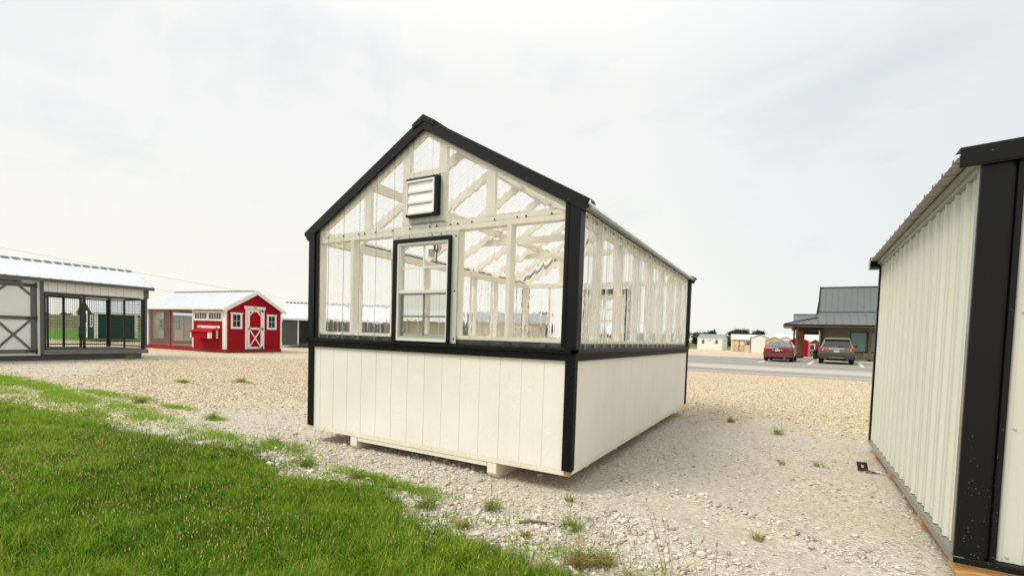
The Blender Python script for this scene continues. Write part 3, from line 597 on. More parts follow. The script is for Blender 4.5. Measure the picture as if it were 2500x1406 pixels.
# clear ribbed sheets
def rib_pts(a, b, c0, pitch=0.2275, h=0.019):
    P = []
    k = math.floor((a - c0) / pitch) - 1
    while c0 + k * pitch < b + pitch:
        c = c0 + k * pitch
        P += [(c - .021, 0), (c - .008, h), (c + .008, h), (c + .021, 0)]
        for d in (.076, .151): P += [(c + d - .013, 0), (c + d - .006, h * .22), (c + d + .006, h * .22), (c + d + .013, 0)]
        k += 1
    def at(u):
        for (u0, w0), (u1, w1) in zip(P, P[1:]):
            if u0 <= u <= u1: return w0 + (w1 - w0) * (u - u0) / max(u1 - u0, 1e-9)
        return 0
    return [(a, at(a))] + [p for p in P if a < p[0] < b] + [(b, at(b))]
def sheet(mb, F, a, b, c0, z0f, z1f, w0=-0.0175, pts=None):
    pts = pts or rib_pts(a, b, c0); n = len(mb.v)
    # extra vertex where the ridge breaks the top line
    if a < XC < b and F in (FR, BA):
        cc = XC if F is FR else W_ - XC
        wv = [w for u, w in pts if u <= cc][-1]; pts = sorted(pts + [(cc, wv)])
    for u, w in pts:
        q = F[0] + F[1] * u + F[2] * (w0 + w)
        mb.v += [(q.x, q.y, z0f(u)), (q.x, q.y, z1f(u))]
    for i in range(len(pts) - 1): mb.f.append((n + 2 * i, n + 2 * i + 2, n + 2 * i + 3, n + 2 * i + 1))
k = lambda z: (lambda u: z)
topF = lambda u: roofz(u) - 0.022; topB = lambda u: roofz(W_ - u) - 0.022
c0f = 0.722
def gable_sheets(F, top, hole, vent):
    cuts = sorted({0.03, 0.722, 1.632, 2.542, 3.018, hole[0], hole[1]} | ({vent[0], vent[1]} if vent else set()))
    sheets = {}
    for a, b in zip(cuts, cuts[1:]):
        m_ = (a + b) / 2; key = 0 if m_ < .722 else 1 if m_ < 1.632 else 2 if m_ < 2.542 else 3
        mb = sheets.setdefault(key, MB())
        inh = hole[0] < m_ < hole[1]; inv = vent and vent[0] < m_ < vent[1]
        if inv: sheet(mb, F, a, b, c0f, k(hole[3]), k(vent[2])); sheet(mb, F, a, b, c0f, k(vent[3]), top)
        elif inh: sheet(mb, F, a, b, c0f, k(hole[3]), top)
        else: sheet(mb, F, a, b, c0f, k(0.985), top)
    for mb in sheets.values(): part('wall_sheet', mb, m_poly_v, gh, fix=False, smooth=True)
gable_sheets(FR, topF, (1.200, 1.868, 1.0, 1.936), (1.362, 1.722, 2.13, 2.47))
gable_sheets(BA, topB, (W_ - 1.98, W_ - 1.05, 1.0, 1.96), None)
for F, c0 in ((RI, 0.241), (LE, 0.18)):
    us = [0.03, 0.92, 1.83, 2.74, 3.65, 4.847]
    for a, b in zip(us, us[1:]): mb = MB(); sheet(mb, F, a, b, c0, k(0.985), k(2.074), w0=-0.0175); part('wall_sheet', mb, m_poly_v, gh, fix=False, smooth=True)
th = math.atan(SL); ev = 1.625
for s in (-1, 1):
    ys = [-0.005, 0.97, 1.88, 2.79, 3.70, 4.885]
    for a, b in zip(ys, ys[1:]):
        mb = MB(); pts = [(u, w) for u, w in rib_pts(a, b, 0.1)]
        mb.profile(pts, (XC, 0, RZ - 0.022), (0, 1, 0), Vector((s * ev, 0, -SL * ev)), Vector((s * math.sin(th), 0, math.cos(th))))
        part('roof_sheet', mb, m_poly_r, gh, fix=False)

# black metal corner posts, rake and eave trims, ridge cap
def corner_flash(cx, cyy, sx_, sy_):
    mb = MB(); P = [(0.108, 0.002), (0.108, 0.010), (0.076, 0.010), (0.074, 0.004), (0.068, 0.004), (0.066, 0.022), (-0.024, 0.022)]
    z0, z1 = 0.992, roofz(cx + sx_ * 0.024) - 0.0
    z1 = 2.075
    # front leg then side leg, extruded up
    pts = [(cx - sx_ * a, cyy + sy_ * b) for a, b in P] + [(cx + sx_ * b, cyy - sy_ * a) for a, b in P[::-1]][0:]
    n = len(mb.v); K2 = len(pts)
    for i, (x, y) in enumerate(pts):
        inw = max(0.0, (cx - x) * sx_)
        mb.v += [(x, y, z0), (x, y, min(z1 + SL * inw, 2.16))]
    for i in range(K2 - 1): mb.f.append((n + 2 * i, n + 2 * i + 2, n + 2 * i + 3, n + 2 * i + 1))
    part('corner_flashing', mb, m_blackmetal, gh, fix=False, solid=0.0012)
corner_flash(0, 0, -1, -1); corner_flash(W_, 0, 1, -1); corner_flash(W_, D_, 1, 1); corner_flash(0, D_, -1, 1)
for yy, sgn in ((-0.026, -1), (D_ + 0.026, 1)):
    for s in (-1, 1):
        mb = MB(); xa, xe = XC + s * 0.0, XC + s * (1.615 + 0.006); za = RZ + 0.016; ze = za - SL * (xe - XC) * s
        xb = XC + s * 0.0; xf = XC + s * 1.575; zb = za - 0.106; zf = zb - SL * 1.575
        t = 0.0012
        mb.prism([(xa, yy, za), (xe, yy, ze), (xf, yy, zf), (xb, yy, zb)], (0, -sgn * t, 0))                        # face
        lip = [(xb, yy, zb), (xf, yy, zf), (xf, yy - sgn * 0.018, zf - 0.006), (xb, yy - sgn * 0.018, zb - 0.006)]; mb.prism(lip, (0, 0, -t))      # lower lip
        topq = [(xa, yy, za), (xe, yy, ze), (xe, yy - sgn * 0.10, ze), (xa, yy - sgn * 0.10, za)]; mb.prism([(p[0], p[1], p[2] + 0.0008) for p in topq], (0, 0, t))
        mb.prism([(xe, yy - sgn * .1, ze), (xe + s * .012, yy - sgn * .08, ze - .035), (xe + s * .004, yy - sgn * .005, ze - .03), (xe, yy, ze)], (0, 0, t))
        r_ = part('rake_trim', mb, m_blackmetal, gh)
# ridge cap
mb = MB(); t = .0015
for s in (-1, 1):
    a = (XC, -0.034, RZ + 0.034); b = (XC + s * .13, -0.034, RZ + 0.034 - SL * .13)
    mb.prism([a, b, (b[0], D_ + .034, b[2]), (a[0], D_ + .034, a[2])], (0, 0, t))
    mb.prism([a, b, (b[0] - s * .01, -0.034, b[2] - .04), (XC, -0.034, a[2] - .06)], (0, t, 0))
part('ridge_cap', mb, m_blackmetal, gh)
for s in (-1, 1):
    mb = MB(); xo = XC + s * 1.59; z = roofz(xo) - 0.035
    P = [(xo, z + .012), (xo + s * .004, z - .016), (xo - s * .055, z - .002), (xo - s * .055, z + .028)]
    mb.prism([(x, 0.03, zz) for x, zz in P], (0, D_ - .06, 0)); part('eave_trim', mb, m_greyflash if s > 0 else m_blackmetal, gh)

# window in the front gable
def sash_window(F, u0, u1, z0, z1, frame_name='window'):
    """black surround, vinyl frame, two sashes with a cross of muntins; the lower one carries an insect screen"""
    P = lambda u, v, w: F[0] + F[1] * u + F[2] * w + Vector((0, 0, v))
    mb = MB(); mb.fbox(F, u0, u0 + .048, z0, z1, -.02, .032); mb.fbox(F, u1 - .024, u1, z0, z1, -.02, .0315); mb.fbox(F, u0 + .0482, u1 - .0242, z1 - .034, z1, -.02, .031)
    sur = part('window_surround', mb, m_blackmetal, gh, bevel=.002)
    a, b, c, d = u0 + .049, u1 - .025, z0 + .004, z1 - .036
    fr = MB(); fr.fbox(F, a, a + .022, c, d, -.06, .022); fr.fbox(F, b - .016, b, c, d, -.06, .022); fr.fbox(F, a + .022, b - .016, d - .020, d, -.06, .0215); fr.fbox(F, a + .022, b - .016, c, c + .026, -.06, .026)
    win = part(frame_name, fr, m_vinyl, gh, bevel=.002)
    mid = (c + d) / 2 + .003
    up_ = MB(); ia, ib = a + .0225, b - .0165
    up_.fbox(F, ia, ia + .012, mid - .012, d - .0205, -.03, .012); up_.fbox(F, ib - .008, ib, mid - .012, d - .0205, -.03, .012)
    up_.fbox(F, ia + .0125, ib - .0085, mid - .014, mid + .014, -.03, .0145); up_.fbox(F, ia + .0125, ib - .0085, d - .03, d - .0208, -.03, .0115)
    um = (ia + ib) / 2; up_.fbox(F, um - .008, um + .008, mid + .0145, d - .031, -.012, -.002); vm = (mid + d) / 2 - .004; up_.fbox(F, ia + .013, um - .0085, vm - .008, vm + .008, -.0118, -.0022); up_.fbox(F, um + .0085, ib - .009, vm - .008, vm + .008, -.0118, -.0022)
    part('upper_sash', up_, m_vinyl, win)
    lo = MB(); zz0, zz1 = c + .0265, mid - .0145
    lo.fbox(F, ia, ia + .016, zz0, zz1, -.035, .006); lo.fbox(F, ib - .010, ib, zz0, zz1, -.035, .006); lo.fbox(F, ia + .0165, ib - .0105, zz0, zz0 + .022, -.035, .0058); lo.fbox(F, ia + .0165, ib - .0105, zz1 - .014, zz1, -.035, .0058)
    vm = (zz0 + zz1) / 2 - .004; lo.fbox(F, um - .008, um + .008, zz0 + .0225, zz1 - .0145, -.022, -.012); lo.fbox(F, ia + .0168, um - .0085, vm - .008, vm + .008, -.0218, -.0122); lo.fbox(F, um + .0085, ib - .011, vm - .008, vm + .008, -.0218, -.0122)
    part('lower_sash', lo, m_screenfr, win)
    g = MB(); g.poly([P(ia, mid, -.017), P(ib, mid, -.017), P(ib, d - .02, -.017), P(ia, d - .02, -.017)]); part('pane', g, m_pane, win)
    g = MB(); g.poly([P(ia, zz0, -.027), P(ib, zz0, -.027), P(ib, mid, -.027), P(ia, mid, -.027)]); part('pane', g, m_pane, win)
    g = MB(); g.poly([P(ia + .01, zz0 + .01, .004), P(ib - .006, zz0 + .01, .004), P(ib - .006, zz1 - .01, .004), P(ia + .01, zz1 - .01, .004)]); part('insect_screen', g, m_screen, win)
sash_window(FR, 1.192, 1.866, 0.992, 1.938)
mb = MB(); mb.fbox(FR, 1.8665, 1.930, 0.992, 1.98, -.0025, .002); mb.fbox(FR, 1.196, 1.866, 1.9385, 1.977, -.0025, .0018); part('window_flashing', mb, m_flash, gh)
mb = MB(); mb.fbox(FR, 1.354, 1.777, 2.4745, 2.50, -.002, .002); mb.fbox(FR, 1.7235, 1.782, 2.075, 2.474, -.002, .0022); mb.fbox(FR, 1.36, 1.723, 2.078, 2.126, -.002, .0018); part('vent_flashing', mb, m_flash, gh)
# louvred exhaust vent
mb = MB(); mb.fbox(FR, 1.356, 1.366, 2.127, 2.472, -.02, .048); mb.fbox(FR, 1.688, 1.722, 2.127, 2.472, -.02, .048); mb.fbox(FR, 1.3662, 1.6878, 2.452, 2.472, -.02, .047); mb.fbox(FR, 1.3662, 1.6878, 2.127, 2.150, -.02, .047)
vent = part('vent', mb, m_blackmetal, gh, bevel=.002)
mb = MB(); mb.fbox(FR, 1.3665, 1.374, 2.151, 2.451, 0.0, .055); mb.fbox(FR, 1.672, 1.6875, 2.151, 2.451, 0.0, .055); mb.fbox(FR, 1.3742, 1.6718, 2.436, 2.451, 0.0, .0545); part('vent_frame', mb, m_alu, vent)
mb = MB(); mb.fbox(FR, 1.3662, 1.6878, 2.1502, 2.4518, -.018, -.01); part('vent_back', mb, m_blackvoid, vent)
for i in range(3):
    z1 = 2.434 - i * 0.096; z0 = z1 - 0.094
    mb = MB(); Q = [(1.378, -.036, z1), (1.378, -.044, z0 + .020), (1.378, -.051, z0 + .016), (1.378, -.048, z0 - .002), (1.378, -.044, z0 - .002), (1.378, -.047, z0 + .014), (1.378, -.040, z0 + .016), (1.378, -.032, z1)]
    mb.prism(Q, (0.293, 0, 0)); lv = part('louvre', mb, m_alu, vent)
    mb = MB(); [mb.disc((1.53, -.035, z0 + dz), (0, -1, .3), .003, .003, 6) for dz in (.045, .06)]; part('rivet', mb, m_dkplastic, lv)
# screws
proto = MB(); proto.disc((0, 0, 0), (0, -1, 0), .0085, .006, 8); sp = part('screw', proto, m_screw, gh); sp.location = (0.235, -.0, 2.040); first = [True]
def screw(x, y, z, rot=0.0, s=1.0):
    if first[0]: c = sp; first[0] = False
    else: c = copy_part(sp, gh)
    c.location = (x, y, z); c.rotation_euler = (0, 0, rot); c.scale = (s, s, s)
for x in (.235, .459, .681, .764, .917, 1.136, 1.354, 1.593, 1.673, 1.827, 1.905, 2.056, 2.286, 2.503, 2.584, 2.812): screw(x, .0165, 2.040)
for x in (1.354, 1.593, 1.673): screw(x, .0165, 2.095)
for x in (1.37, 1.64, 1.71): screw(x, -.001, 2.488)
for x in (1.24, 1.37, 1.64, 1.74): screw(x, -.001, 1.958, s=.8)
for z in (1.03, 1.45, 1.93): screw(1.905, -.001, z)
for x in (.30, .55, .78, 1.0, 2.0, 2.25, 2.47, 2.56, 2.8): screw(x, .0165, 1.008)
for i in range(19): screw(3.033, .206 + .2272 * i, 2.031, math.pi / 2)
for i in range(19): screw(3.033, .206 + .2272 * i, 1.008, math.pi / 2)
for z in (1.40, 1.85): screw(2.956, -.010, z, s=.8)
for s in (-1, 1):
    for i in range(1, 5): x = XC + s * i * .36; screw(x, -.027, RZ + .01 - SL * i * .36 - .085, s=.8)
for x, z in ((XC - .10, 2.955), (XC - .03, 2.995), (XC + .07, 2.97), (XC + .02, 2.94)): screw(x, -.036, z, s=.7)
# wiring for the vent fan
mb = MB(); mb.box(1.50, 1.55, .115, .155, 1.79, 1.86); part('outlet_box', mb, m_box, gh, bevel=.003)
mb = MB(); c = Vector((1.575, .14, 1.885))
for j, (ra, dx) in enumerate(((.05, 0), (.056, .012), (.044, -.01))): mb.tube([c + Vector((dx + math.sin(t) * ra * .6, .01 * j, math.cos(t) * ra)) for t in np.linspace(0.3, 2 * math.pi, 16)], .004, 6)
mb.tube([(1.58, .15, 1.93), (1.585, .14, 1.85), (1.578, .14, 1.77), (1.58, .14, 1.72)], .006, 6); part('power_cord', mb, m_cable, gh)
# glazed door in the rear gable
mb = MB(); mb.fbox(BA, W_ - 1.98, W_ - 1.90, 0.992, 1.96, -.02, .02); mb.fbox(BA, W_ - 1.13, W_ - 1.05, 0.992, 1.96, -.02, .02); mb.fbox(BA, W_ - 1.8995, W_ - 1.1305, 1.86, 1.96, -.02, .02); part('door_surround', mb, m_blackmetal, gh)
mb = MB()
for a, b, c, d in ((1.1305, 1.25, .3, 1.858), (1.78, 1.8995, .3, 1.858), (1.2505, 1.7795, 1.76, 1.858), (1.2505, 1.7795, .9, 1.10), (1.2505, 1.7795, 1.585, 1.61), (1.2505, 1.7795, 1.38, 1.41), (1.50, 1.525, 1.1005, 1.379), (1.50, 1.525, 1.4105, 1.5845), (1.50, 1.525, 1.6105, 1.7595)): mb.fbox(BA, W_ - b, W_ - a, c, d, -.03, -.001 if c < 1 else .01)
part('rear_door', mb, m_vinyl, gh)

# ================================================================== metal shed at the right edge of the picture
ms_ = thing('metal_shed', 'cream ribbed steel shed with black corner trim at the right edge, standing on pine skids', 'shed', (5.273, -0.111, 0.0), -0.0221)
LS, WS, HS = 3.58, 3.6, 2.045
S_F = (Vector((0, 0, 0)), Vector((1, 0, 0)), Vector((0, -1, 0))); S_L = (Vector((0, LS, 0)), Vector((0, -1, 0)), Vector((-1, 0, 0)))
S_R = (Vector((WS, 0, 0)), Vector((0, 1, 0)), Vector((1, 0, 0))); S_B = (Vector((WS, LS, 0)), Vector((-1, 0, 0)), Vector((0, 1, 0)))
def steel_wall(F, ln, c0, z0, z1, nm='wall_panel'):
    mb = MB(); mb.profile(rib_pts(.06, ln - .06, c0), F[0] + Vector((0, 0, z0)) - F[2] * .022, F[1], (0, 0, z1 - z0), F[2])
    return part(nm, mb, m_steelcream, ms_, fix=False, solid=.0008)
steel_wall(S_L, LS, .10, .012, 2.05); steel_wall(S_F, WS, .32, .012, 2.05); steel_wall(S_R, LS, .1, .012, 2.05); steel_wall(S_B, WS, .1, .012, 2.05)
# black corner trims: near-left, far-left
def steel_corner(x, y, sx_, sy_):
    mb = MB(); P = [(.150, -.004), (.150, .004), (.128, .004), (.122, -.012), (.108, -.012), (.104, .012), (-.010, .012)]
    Q = [(.046, -.004), (.046, .004), (.040, .012)]
    pts = [(x - sx_ * a, y + sy_ * b) for a, b in P] + [(x + sx_ * .010, y + sy_ * .011)] + [(x + sx_ * b * .8, y - sy_ * a) for a, b in Q[::-1]]
    n = len(mb.v)
    for (a, b) in pts: mb.v += [(a, b, .006), (a, b, 2.04)]
    for i in range(len(pts) - 1): mb.f.append((n + 2 * i, n + 2 * i + 2, n + 2 * i + 3, n + 2 * i + 1))
    return part('corner_trim', mb, m_blackdust, ms_, fix=False, solid=.001)
steel_corner(0, 0, -1, -1); steel_corner(0, LS, -1, 1)
mb = MB(); mb.box(-.0135, -.0095, .0, .043, .006, 2.035); part('corner_edge', mb, m_greyflash, ms_, bevel=.001)
for F, ln in ((S_F, WS), (S_L, LS), (S_R, LS), (S_B, WS)):
    mb = MB(); o = F[0] - F[1] * .012
    mb.prism([o + F[2] * w + Vector((0, 0, z)) for w, z in ((-.03, .010), (.010, .006), (.013, -.004), (.013, -.030), (.008, -.030), (-.03, -.004))], F[1] * (ln + .024)); part('base_trim', mb, m_blackdust if F is S_F else m_greyflash, ms_)
mb = MB(); mb.box(.03, WS - .03, .03, LS - .03, -.028, .0); part('floor', mb, m_pine, ms_)
mb = MB(); mb.box(.004, .042, .14, LS - .35, -.066, -.0305); part('rim_board', mb, m_pine, ms_, bevel=.002)
for y0, lab in ((.006, 'front pine skid, its knotty end showing at the corner'), (.80, None), (2.1, None), (3.05, None)):
    mb = MB(); y1 = y0 + .14; x0 = .0025
    mb.prism([(x0 + .004, y0, -.031), (x0, y0, -.09), (x0 + .035, y0, -.142), (WS - .02, y0, -.142), (WS - .02, y0, -.031)], (0, y1 - y0, 0)); part('skid', mb, m_pine, ms_, label=lab, bevel=.003)
# roof: ribbed steel running over the side wall, low pitch
pt = .064; mb = MB(); tz = 2.062
mb.profile(rib_pts(-.032, LS + .03, .11, h=.021), (-.098, 0, tz), (0, 1, 0), Vector((WS + .2, 0, pt * (WS + .2))), Vector((-pt, 0, 1)).normalized()); part('roof_panel', mb, m_galv, ms_, fix=False, solid=.0008)
mb = MB(); mb.box(-.03, -.005, .02, LS - .02, 2.03, 2.058); mb.box(-.0046, .03, .02, LS - .02, 2.0, 2.05); part('eave_board', mb, m_galv, ms_)
for yy, sg, nm in ((-.036, -1, 0), (LS + .036, 1, 0)):
    mb = MB(); x0, x1 = -.100, WS + .1; f = lambda x: tz + pt * (x + .1)
    yo = yy - .0 * sg
    mb.prism([(x0, yo, f(x0) + .036), (x1, yo, f(x1) + .036), (x1, yo, f(x1) - .050), (x0, yo, f(x0) - .050)], (0, -sg * .0012, 0))
    mb.prism([(x0, yo, f(x0) - .050), (x1, yo, f(x1) - .050), (x1, yo - sg * .004, f(x1) - .064), (x0, yo - sg * .004, f(x0) - .064)], (0, -sg * .0012, 0))
    mb.prism([(x0, yo, f(x0) + .0362), (x1, yo, f(x1) + .0362), (x1, yo - sg * .10, f(x1) + .034), (x0, yo - sg * .10, f(x0) + .034)], (0, 0, .0012))
    part('rake_trim', mb, m_blackmetal, ms_)
mb = MB(); y0 = LS - .06; mb.box(-.103, -.101, y0, y0 + .13, 1.975, 2.075); mb.box(-.101, 0.01, y0 + .128, y0 + .13, 1.975, 2.075); part('rake_end', mb, m_galv, ms_)
for x, z in ((.02, 2.085), (.68, 2.12)):
    mb = MB(); mb.disc((x, -.0365, z - .02), (0, -1, 0), .0062, .004, 10); part('screw', mb, m_screw, ms_)
for x, z in ((.195, .04), (.19, .69), (.19, 1.27), (.43, .69), (.43, .04)):
    mb = MB(); mb.disc((x, .021, z), (0, -1, 0), .0075, .003, 12, .9); mb.disc((x, .018, z), (0, -1, 0), .0045, .006, 6); part('screw', mb, m_zinc, ms_)
for z in (.03, .68, 1.28):
    mb = MB(); mb.disc((.139, -.005, z), (0, -1, 0), .006, .004, 10); part('screw', mb, m_screw, ms_)

# rusty bracket lying on the gravel
br = thing('steel_bracket', 'small black square bracket with a rusty strap lying on the gravel beside the metal shed', 'bracket', (5.17, 2.245, float(ground_z(5.17, 2.245))), 0.3)
mb = MB()
for a, b, c, d in ((-.045, .045, .0, .028), (-.045, .045, .050, .075), (-.045, -.012, .0285, .0495), (.012, .045, .0285, .0495)): mb.prism([(a, .02 + c * .6, .01 + c), (b, .02 + c * .6, .01 + c), (b, .02 + d * .6, .01 + d), (a, .02 + d * .6, .01 + d)], (0, .006, 0))
part('plate', mb, m_bsteel, br)
mb = MB(); mb.beam((.0, -.0, .03), (.08, -.03, .012), .022, .006); mb.beam((.0, -.03, .010), (.11, -.045, .012), .016, .005); part('strap', mb, m_rust, br)
tw = MB(); r_ = random.Random(2); tw.tube([(-.11, 0, .012), (-.04, .012, .02), (.03, .004, .018), (.12, -.008, .012)], .012, 7, .006)
t_ = part('twig', tw, m_stick, smooth=True); t_.location = (3.10, -.66, float(ground_z(3.10, -.66))); t_.rotation_euler = (0, 0, .5); tag(t_, 'weathered grey twig lying on the white stones', 'twig')

# ================================================================== sheds, coops and office around the yard
def frames(W, L):
    return {'Y0': (Vector((0, 0, 0)), Vector((1, 0, 0)), Vector((0, -1, 0))), 'X1': (Vector((W, 0, 0)), Vector((0, 1, 0)), Vector((1, 0, 0))),
            'Y1': (Vector((W, L, 0)), Vector((-1, 0, 0)), Vector((0, 1, 0))), 'X0': (Vector((0, L, 0)), Vector((0, -1, 0)), Vector((-1, 0, 0)))}
def roof(root, W, L, h, r, ridge, mat, oh=.12, th=.035, rib=.229, ribh=.02, cap=None, name='roof'):
    """gable roof with ribs; ridge 'Y' or 'X'"""
    mb = MB(); sw = (lambda x, y, z: (x, y, z)) if ridge == 'Y' else (lambda x, y, z: (y, x, z))
    A, B = (W, L) if ridge == 'Y' else (L, W); c = A / 2; sl = (r - h) / c
    for s in (-1, 1):
        xe = c + s * (c + oh); ze = h - sl * oh
        Q = [sw(c, -oh, r), sw(xe, -oh, ze), sw(xe, -oh, ze + th), sw(c, -oh, r + th)]
        mb.prism(Q, Vector(sw(0, B + 2 * oh, 0)))
        y = -oh + .04
        while y < B + oh:
            Q = [sw(c + s * .05, y, r + th - sl * .05), sw(xe, y, ze + th), sw(xe, y, ze + th + ribh), sw(c + s * .05, y, r + th + ribh - sl * .05)]
            mb.prism(Q, Vector(sw(0, .03, 0))); y += rib
    o = part(name, mb, mat, root)
    if cap:
        for s in (-1, 1):
            mb = MB()
            y = -oh + .08
            while y < B + oh - .1:
                mb.prism([sw(c + s * .055, y, r + th + .004), sw(c + s * .14, y, r + th - sl * .085 + .004), sw(c + s * .14, y, r + th - sl * .085 + .016), sw(c + s * .055, y, r + th + .018)], Vector(sw(0, rib - .06, 0))); y += rib
            part('ridge_closure', mb, cap, o)
    return o
def gable_walls(root, W, L, h, r, ridge, mat, z0=0.0, groove=.2, name='wall'):
    c = (W if ridge == 'Y' else L) / 2; mb = MB()
    if ridge == 'Y': mb.prism([(0, 0, z0), (W, 0, z0), (W, 0, h), (c, 0, r), (0, 0, h)], (0, L, 0))
    else: mb.prism([(0, 0, z0), (0, L, z0), (0, L, h), (0, c, r), (0, 0, h)], (W, 0, 0))
    return part(name, mb, mat, root)
def grooves(root, F, u0, u1, z0, z1, mat, pitch=.2, zf=None):
    mb = MB(); u = u0
    while u <= u1:
        mb.fbox(F, u, u + .008, z0, zf(u) if zf else z1, -.002, .0015); u += pitch
    return part('siding_groove', mb, mat, root)
def rake(root, W, L, h, r, ridge, mat, oh=.12, fh=.10, ends=(0, 1), ff=.7):
    A, B = (W, L) if ridge == 'Y' else (L, W); c = A / 2; sl = (r - h) / c
    sw = (lambda x, y, z: (x, y, z)) if ridge == 'Y' else (lambda x, y, z: (y, x, z))
    for e_ in ends:
        y = -oh - .001 if e_ == 0 else B + oh + .001; d = -.018 if e_ == 0 else .018
        for s in (-1, 1):
            mb = MB(); xe = c + s * (c + oh); ze = h - sl * oh
            mb.prism([sw(c, y, r + .03), sw(xe, y, ze + .03), sw(xe, y, ze + .03 - fh), sw(c, y, r + .03 - fh)], Vector(sw(0, d, 0))); part('rake_board', mb, mat, root)
    for s in (-1, 1):
        mb = MB(); xe = c + s * (c + oh); ze = h - sl * oh; xa, xb = sorted((xe + s * .001, xe + s * .017))
        p = [sw(xa, -oh, ze - fh * ff), sw(xb, -oh, ze - fh * ff), sw(xb, -oh, ze + .028), sw(xa, -oh, ze + .028)]; mb.prism(p, Vector(sw(0, B + 2 * oh, 0))); part('fascia', mb, mat, root)
def corners(root, W, L, h, mat, w=.1, z0=0.0, which=(0, 1, 2, 3)):
    for i, (x, y, sx_, sy_) in enumerate(((0, 0, -1, -1), (W, 0, 1, -1), (W, L, 1, 1), (0, L, -1, 1))):
        if i not in which: continue
        mb = MB(); mb.box(*sorted((x - sx_ * w, x + sx_ * .018)), *sorted((y, y + sy_ * .018)), z0, h); mb.box(*sorted((x, x + sx_ * .0175)), *sorted((y - sy_ * w, y)), z0, h)
        part('corner_trim', mb, mat, root)
def window(root, F, u0, u1, v0, v1, trim, sash, nx=2, ny=2, tw=.07, glass=None, w=.0):
    mb = MB()
    if tw: mb.fbox(F, u0, u0 + tw, v0, v1, w, w + .025); mb.fbox(F, u1 - tw, u1, v0, v1, w, w + .025); mb.fbox(F, u0 + tw, u1 - tw, v0, v0 + tw, w, w + .0245); mb.fbox(F, u0 - .02 if tw > .05 else u0 + tw, u1 + .02 if tw > .05 else u1 - tw, v1 - tw, v1, w, w + .03)
    else: mb.fbox(F, u0 - .004, u1 + .004, v0 - .004, v1 + .004, w, w + .004)
    o = part('window', mb, trim, root); a, b, c, d = u0 + tw, u1 - tw, v0 + tw, v1 - tw
    g_ = MB(); g_.fbox(F, a, b, c, d, w + .0005, w + .006); part('pane', g_, glass or m_dkglass, o)
    s = MB(); t = .022 if tw else .02
    s.fbox(F, a, a + t, c, d, w + .007, w + .018); s.fbox(F, b - t, b, c, d, w + .007, w + .018); s.fbox(F, a + t, b - t, c, c + t, w + .007, w + .018); s.fbox(F, a + t, b - t, d - t, d, w + .007, w + .018)
    for i in range(1, nx): x = a + (b - a) * i / nx; s.fbox(F, x - t * .35, x + t * .35, c + t, d - t, w + .0068, w + .016)
    for i in range(1, ny): z = c + (d - c) * i / ny; s.fbox(F, a + t, b - t, z - t * .35, z + t * .35, w + .0072, w + .0155)
    part('sash', s, sash, o); return o
def xdoor(root, F, u0, u1, v0, v1, face, trim, hinge='R', sw_=.09, hard=None, arch=False, mid=.52, leaf=.02):
    """barn-style door: framed panel, angle braces above the middle rail, crossed braces below"""
    mb = MB(); mb.fbox(F, u0, u1, v0, v1, .001, leaf); d = part('door', mb, face, root)
    s = MB(); w0, w1 = leaf + .0005, leaf + .022; vm = v0 + (v1 - v0) * mid
    s.fbox(F, u0, u0 + sw_, v0, v1, w0, w1); s.fbox(F, u1 - sw_, u1, v0, v1, w0, w1)
    for a, b in ((v0, v0 + sw_), (vm - sw_ / 2, vm + sw_ / 2), (v1 - sw_, v1)): s.fbox(F, u0 + sw_, u1 - sw_, a, b, w0, w1 - .001)
    P = lambda u, v, w: F[0] + F[1] * u + F[2] * w + Vector((0, 0, v)); w = (w0 + w1) / 2
    a, b, c, e_ = u0 + sw_, u1 - sw_, v0 + sw_, vm - sw_ / 2
    bw = sw_ * .55
    s.beam(P(a, c, w), P(b, e_, w), .019, bw, tuple(F[2].cross(P(b, e_, w) - P(a, c, w)))); s.beam(P(a, e_, w + .001), P(b, c, w + .001), .019, bw, tuple(F[2].cross(P(b, c, w) - P(a, e_, w))))
    k_ = (b - a) * .3; t0 = v1 - sw_
    for p, q in ((P(a, t0 - k_, w), P(a + k_, t0, w)), (P(b, t0 - k_, w), P(b - k_, t0, w))): s.beam(p, q, .02, bw, tuple(F[2].cross(q - p)))
    part('door_frame', s, trim, d)
    if hard:
        for v in (v0 + sw_ / 2, vm, v1 - sw_ / 2):
            hb = MB(); hx = u1 if hinge == 'R' else u0; sg = -1 if hinge == 'R' else 1
            hb.fbox(F, *sorted((hx, hx - sg * .04)), v - .07, v + .07, w1 + .001, w1 + .008)
            q = [P(hx, v + .035, w1 + .001), P(hx + sg * .22, v + .010, w1 + .001), P(hx + sg * .22, v - .010, w1 + .001), P(hx, v - .035, w1 + .001)]; hb.prism(q, F[2] * .006); part('hinge', hb, hard, d)
        hb = MB(); hx = u0 + sw_ * .5 if hinge == 'R' else u1 - sw_ * .5; hb.fbox(F, hx - .015, hx + .015, vm - .06, vm + .05, w1 + .001, w1 + .03); hb.fbox(F, hx + .015, hx + .11, vm - .005, vm + .015, w1 + .012, w1 + .028); part('handle', hb, hard, d)
    return d
def wire_mesh(root, F, u0, u1, v0, v1, mat, pu=.10, pv=.05, t=.004, w=-.02):
    mb = MB(); u = u0 + pu
    while u < u1: mb.fbox(F, u - t / 2, u + t / 2, v0, v1, w, w + t); u += pu
    v = v0 + pv
    while v < v1: mb.fbox(F, u0, u1, v - t / 2, v + t / 2, w - t * 1.02, w - .0002); v += pv
    return part('wire_mesh', mb, mat, root)
def bars(root, F, name, mat, L_, w0, w1, bevel=0.0):
    mb = MB()
    for i, (a, b, c, d) in enumerate(L_): mb.fbox(F, a, b, c, d, w0, w1 + i * .0006)
    return part(name, mb, mat, root, bevel=bevel)
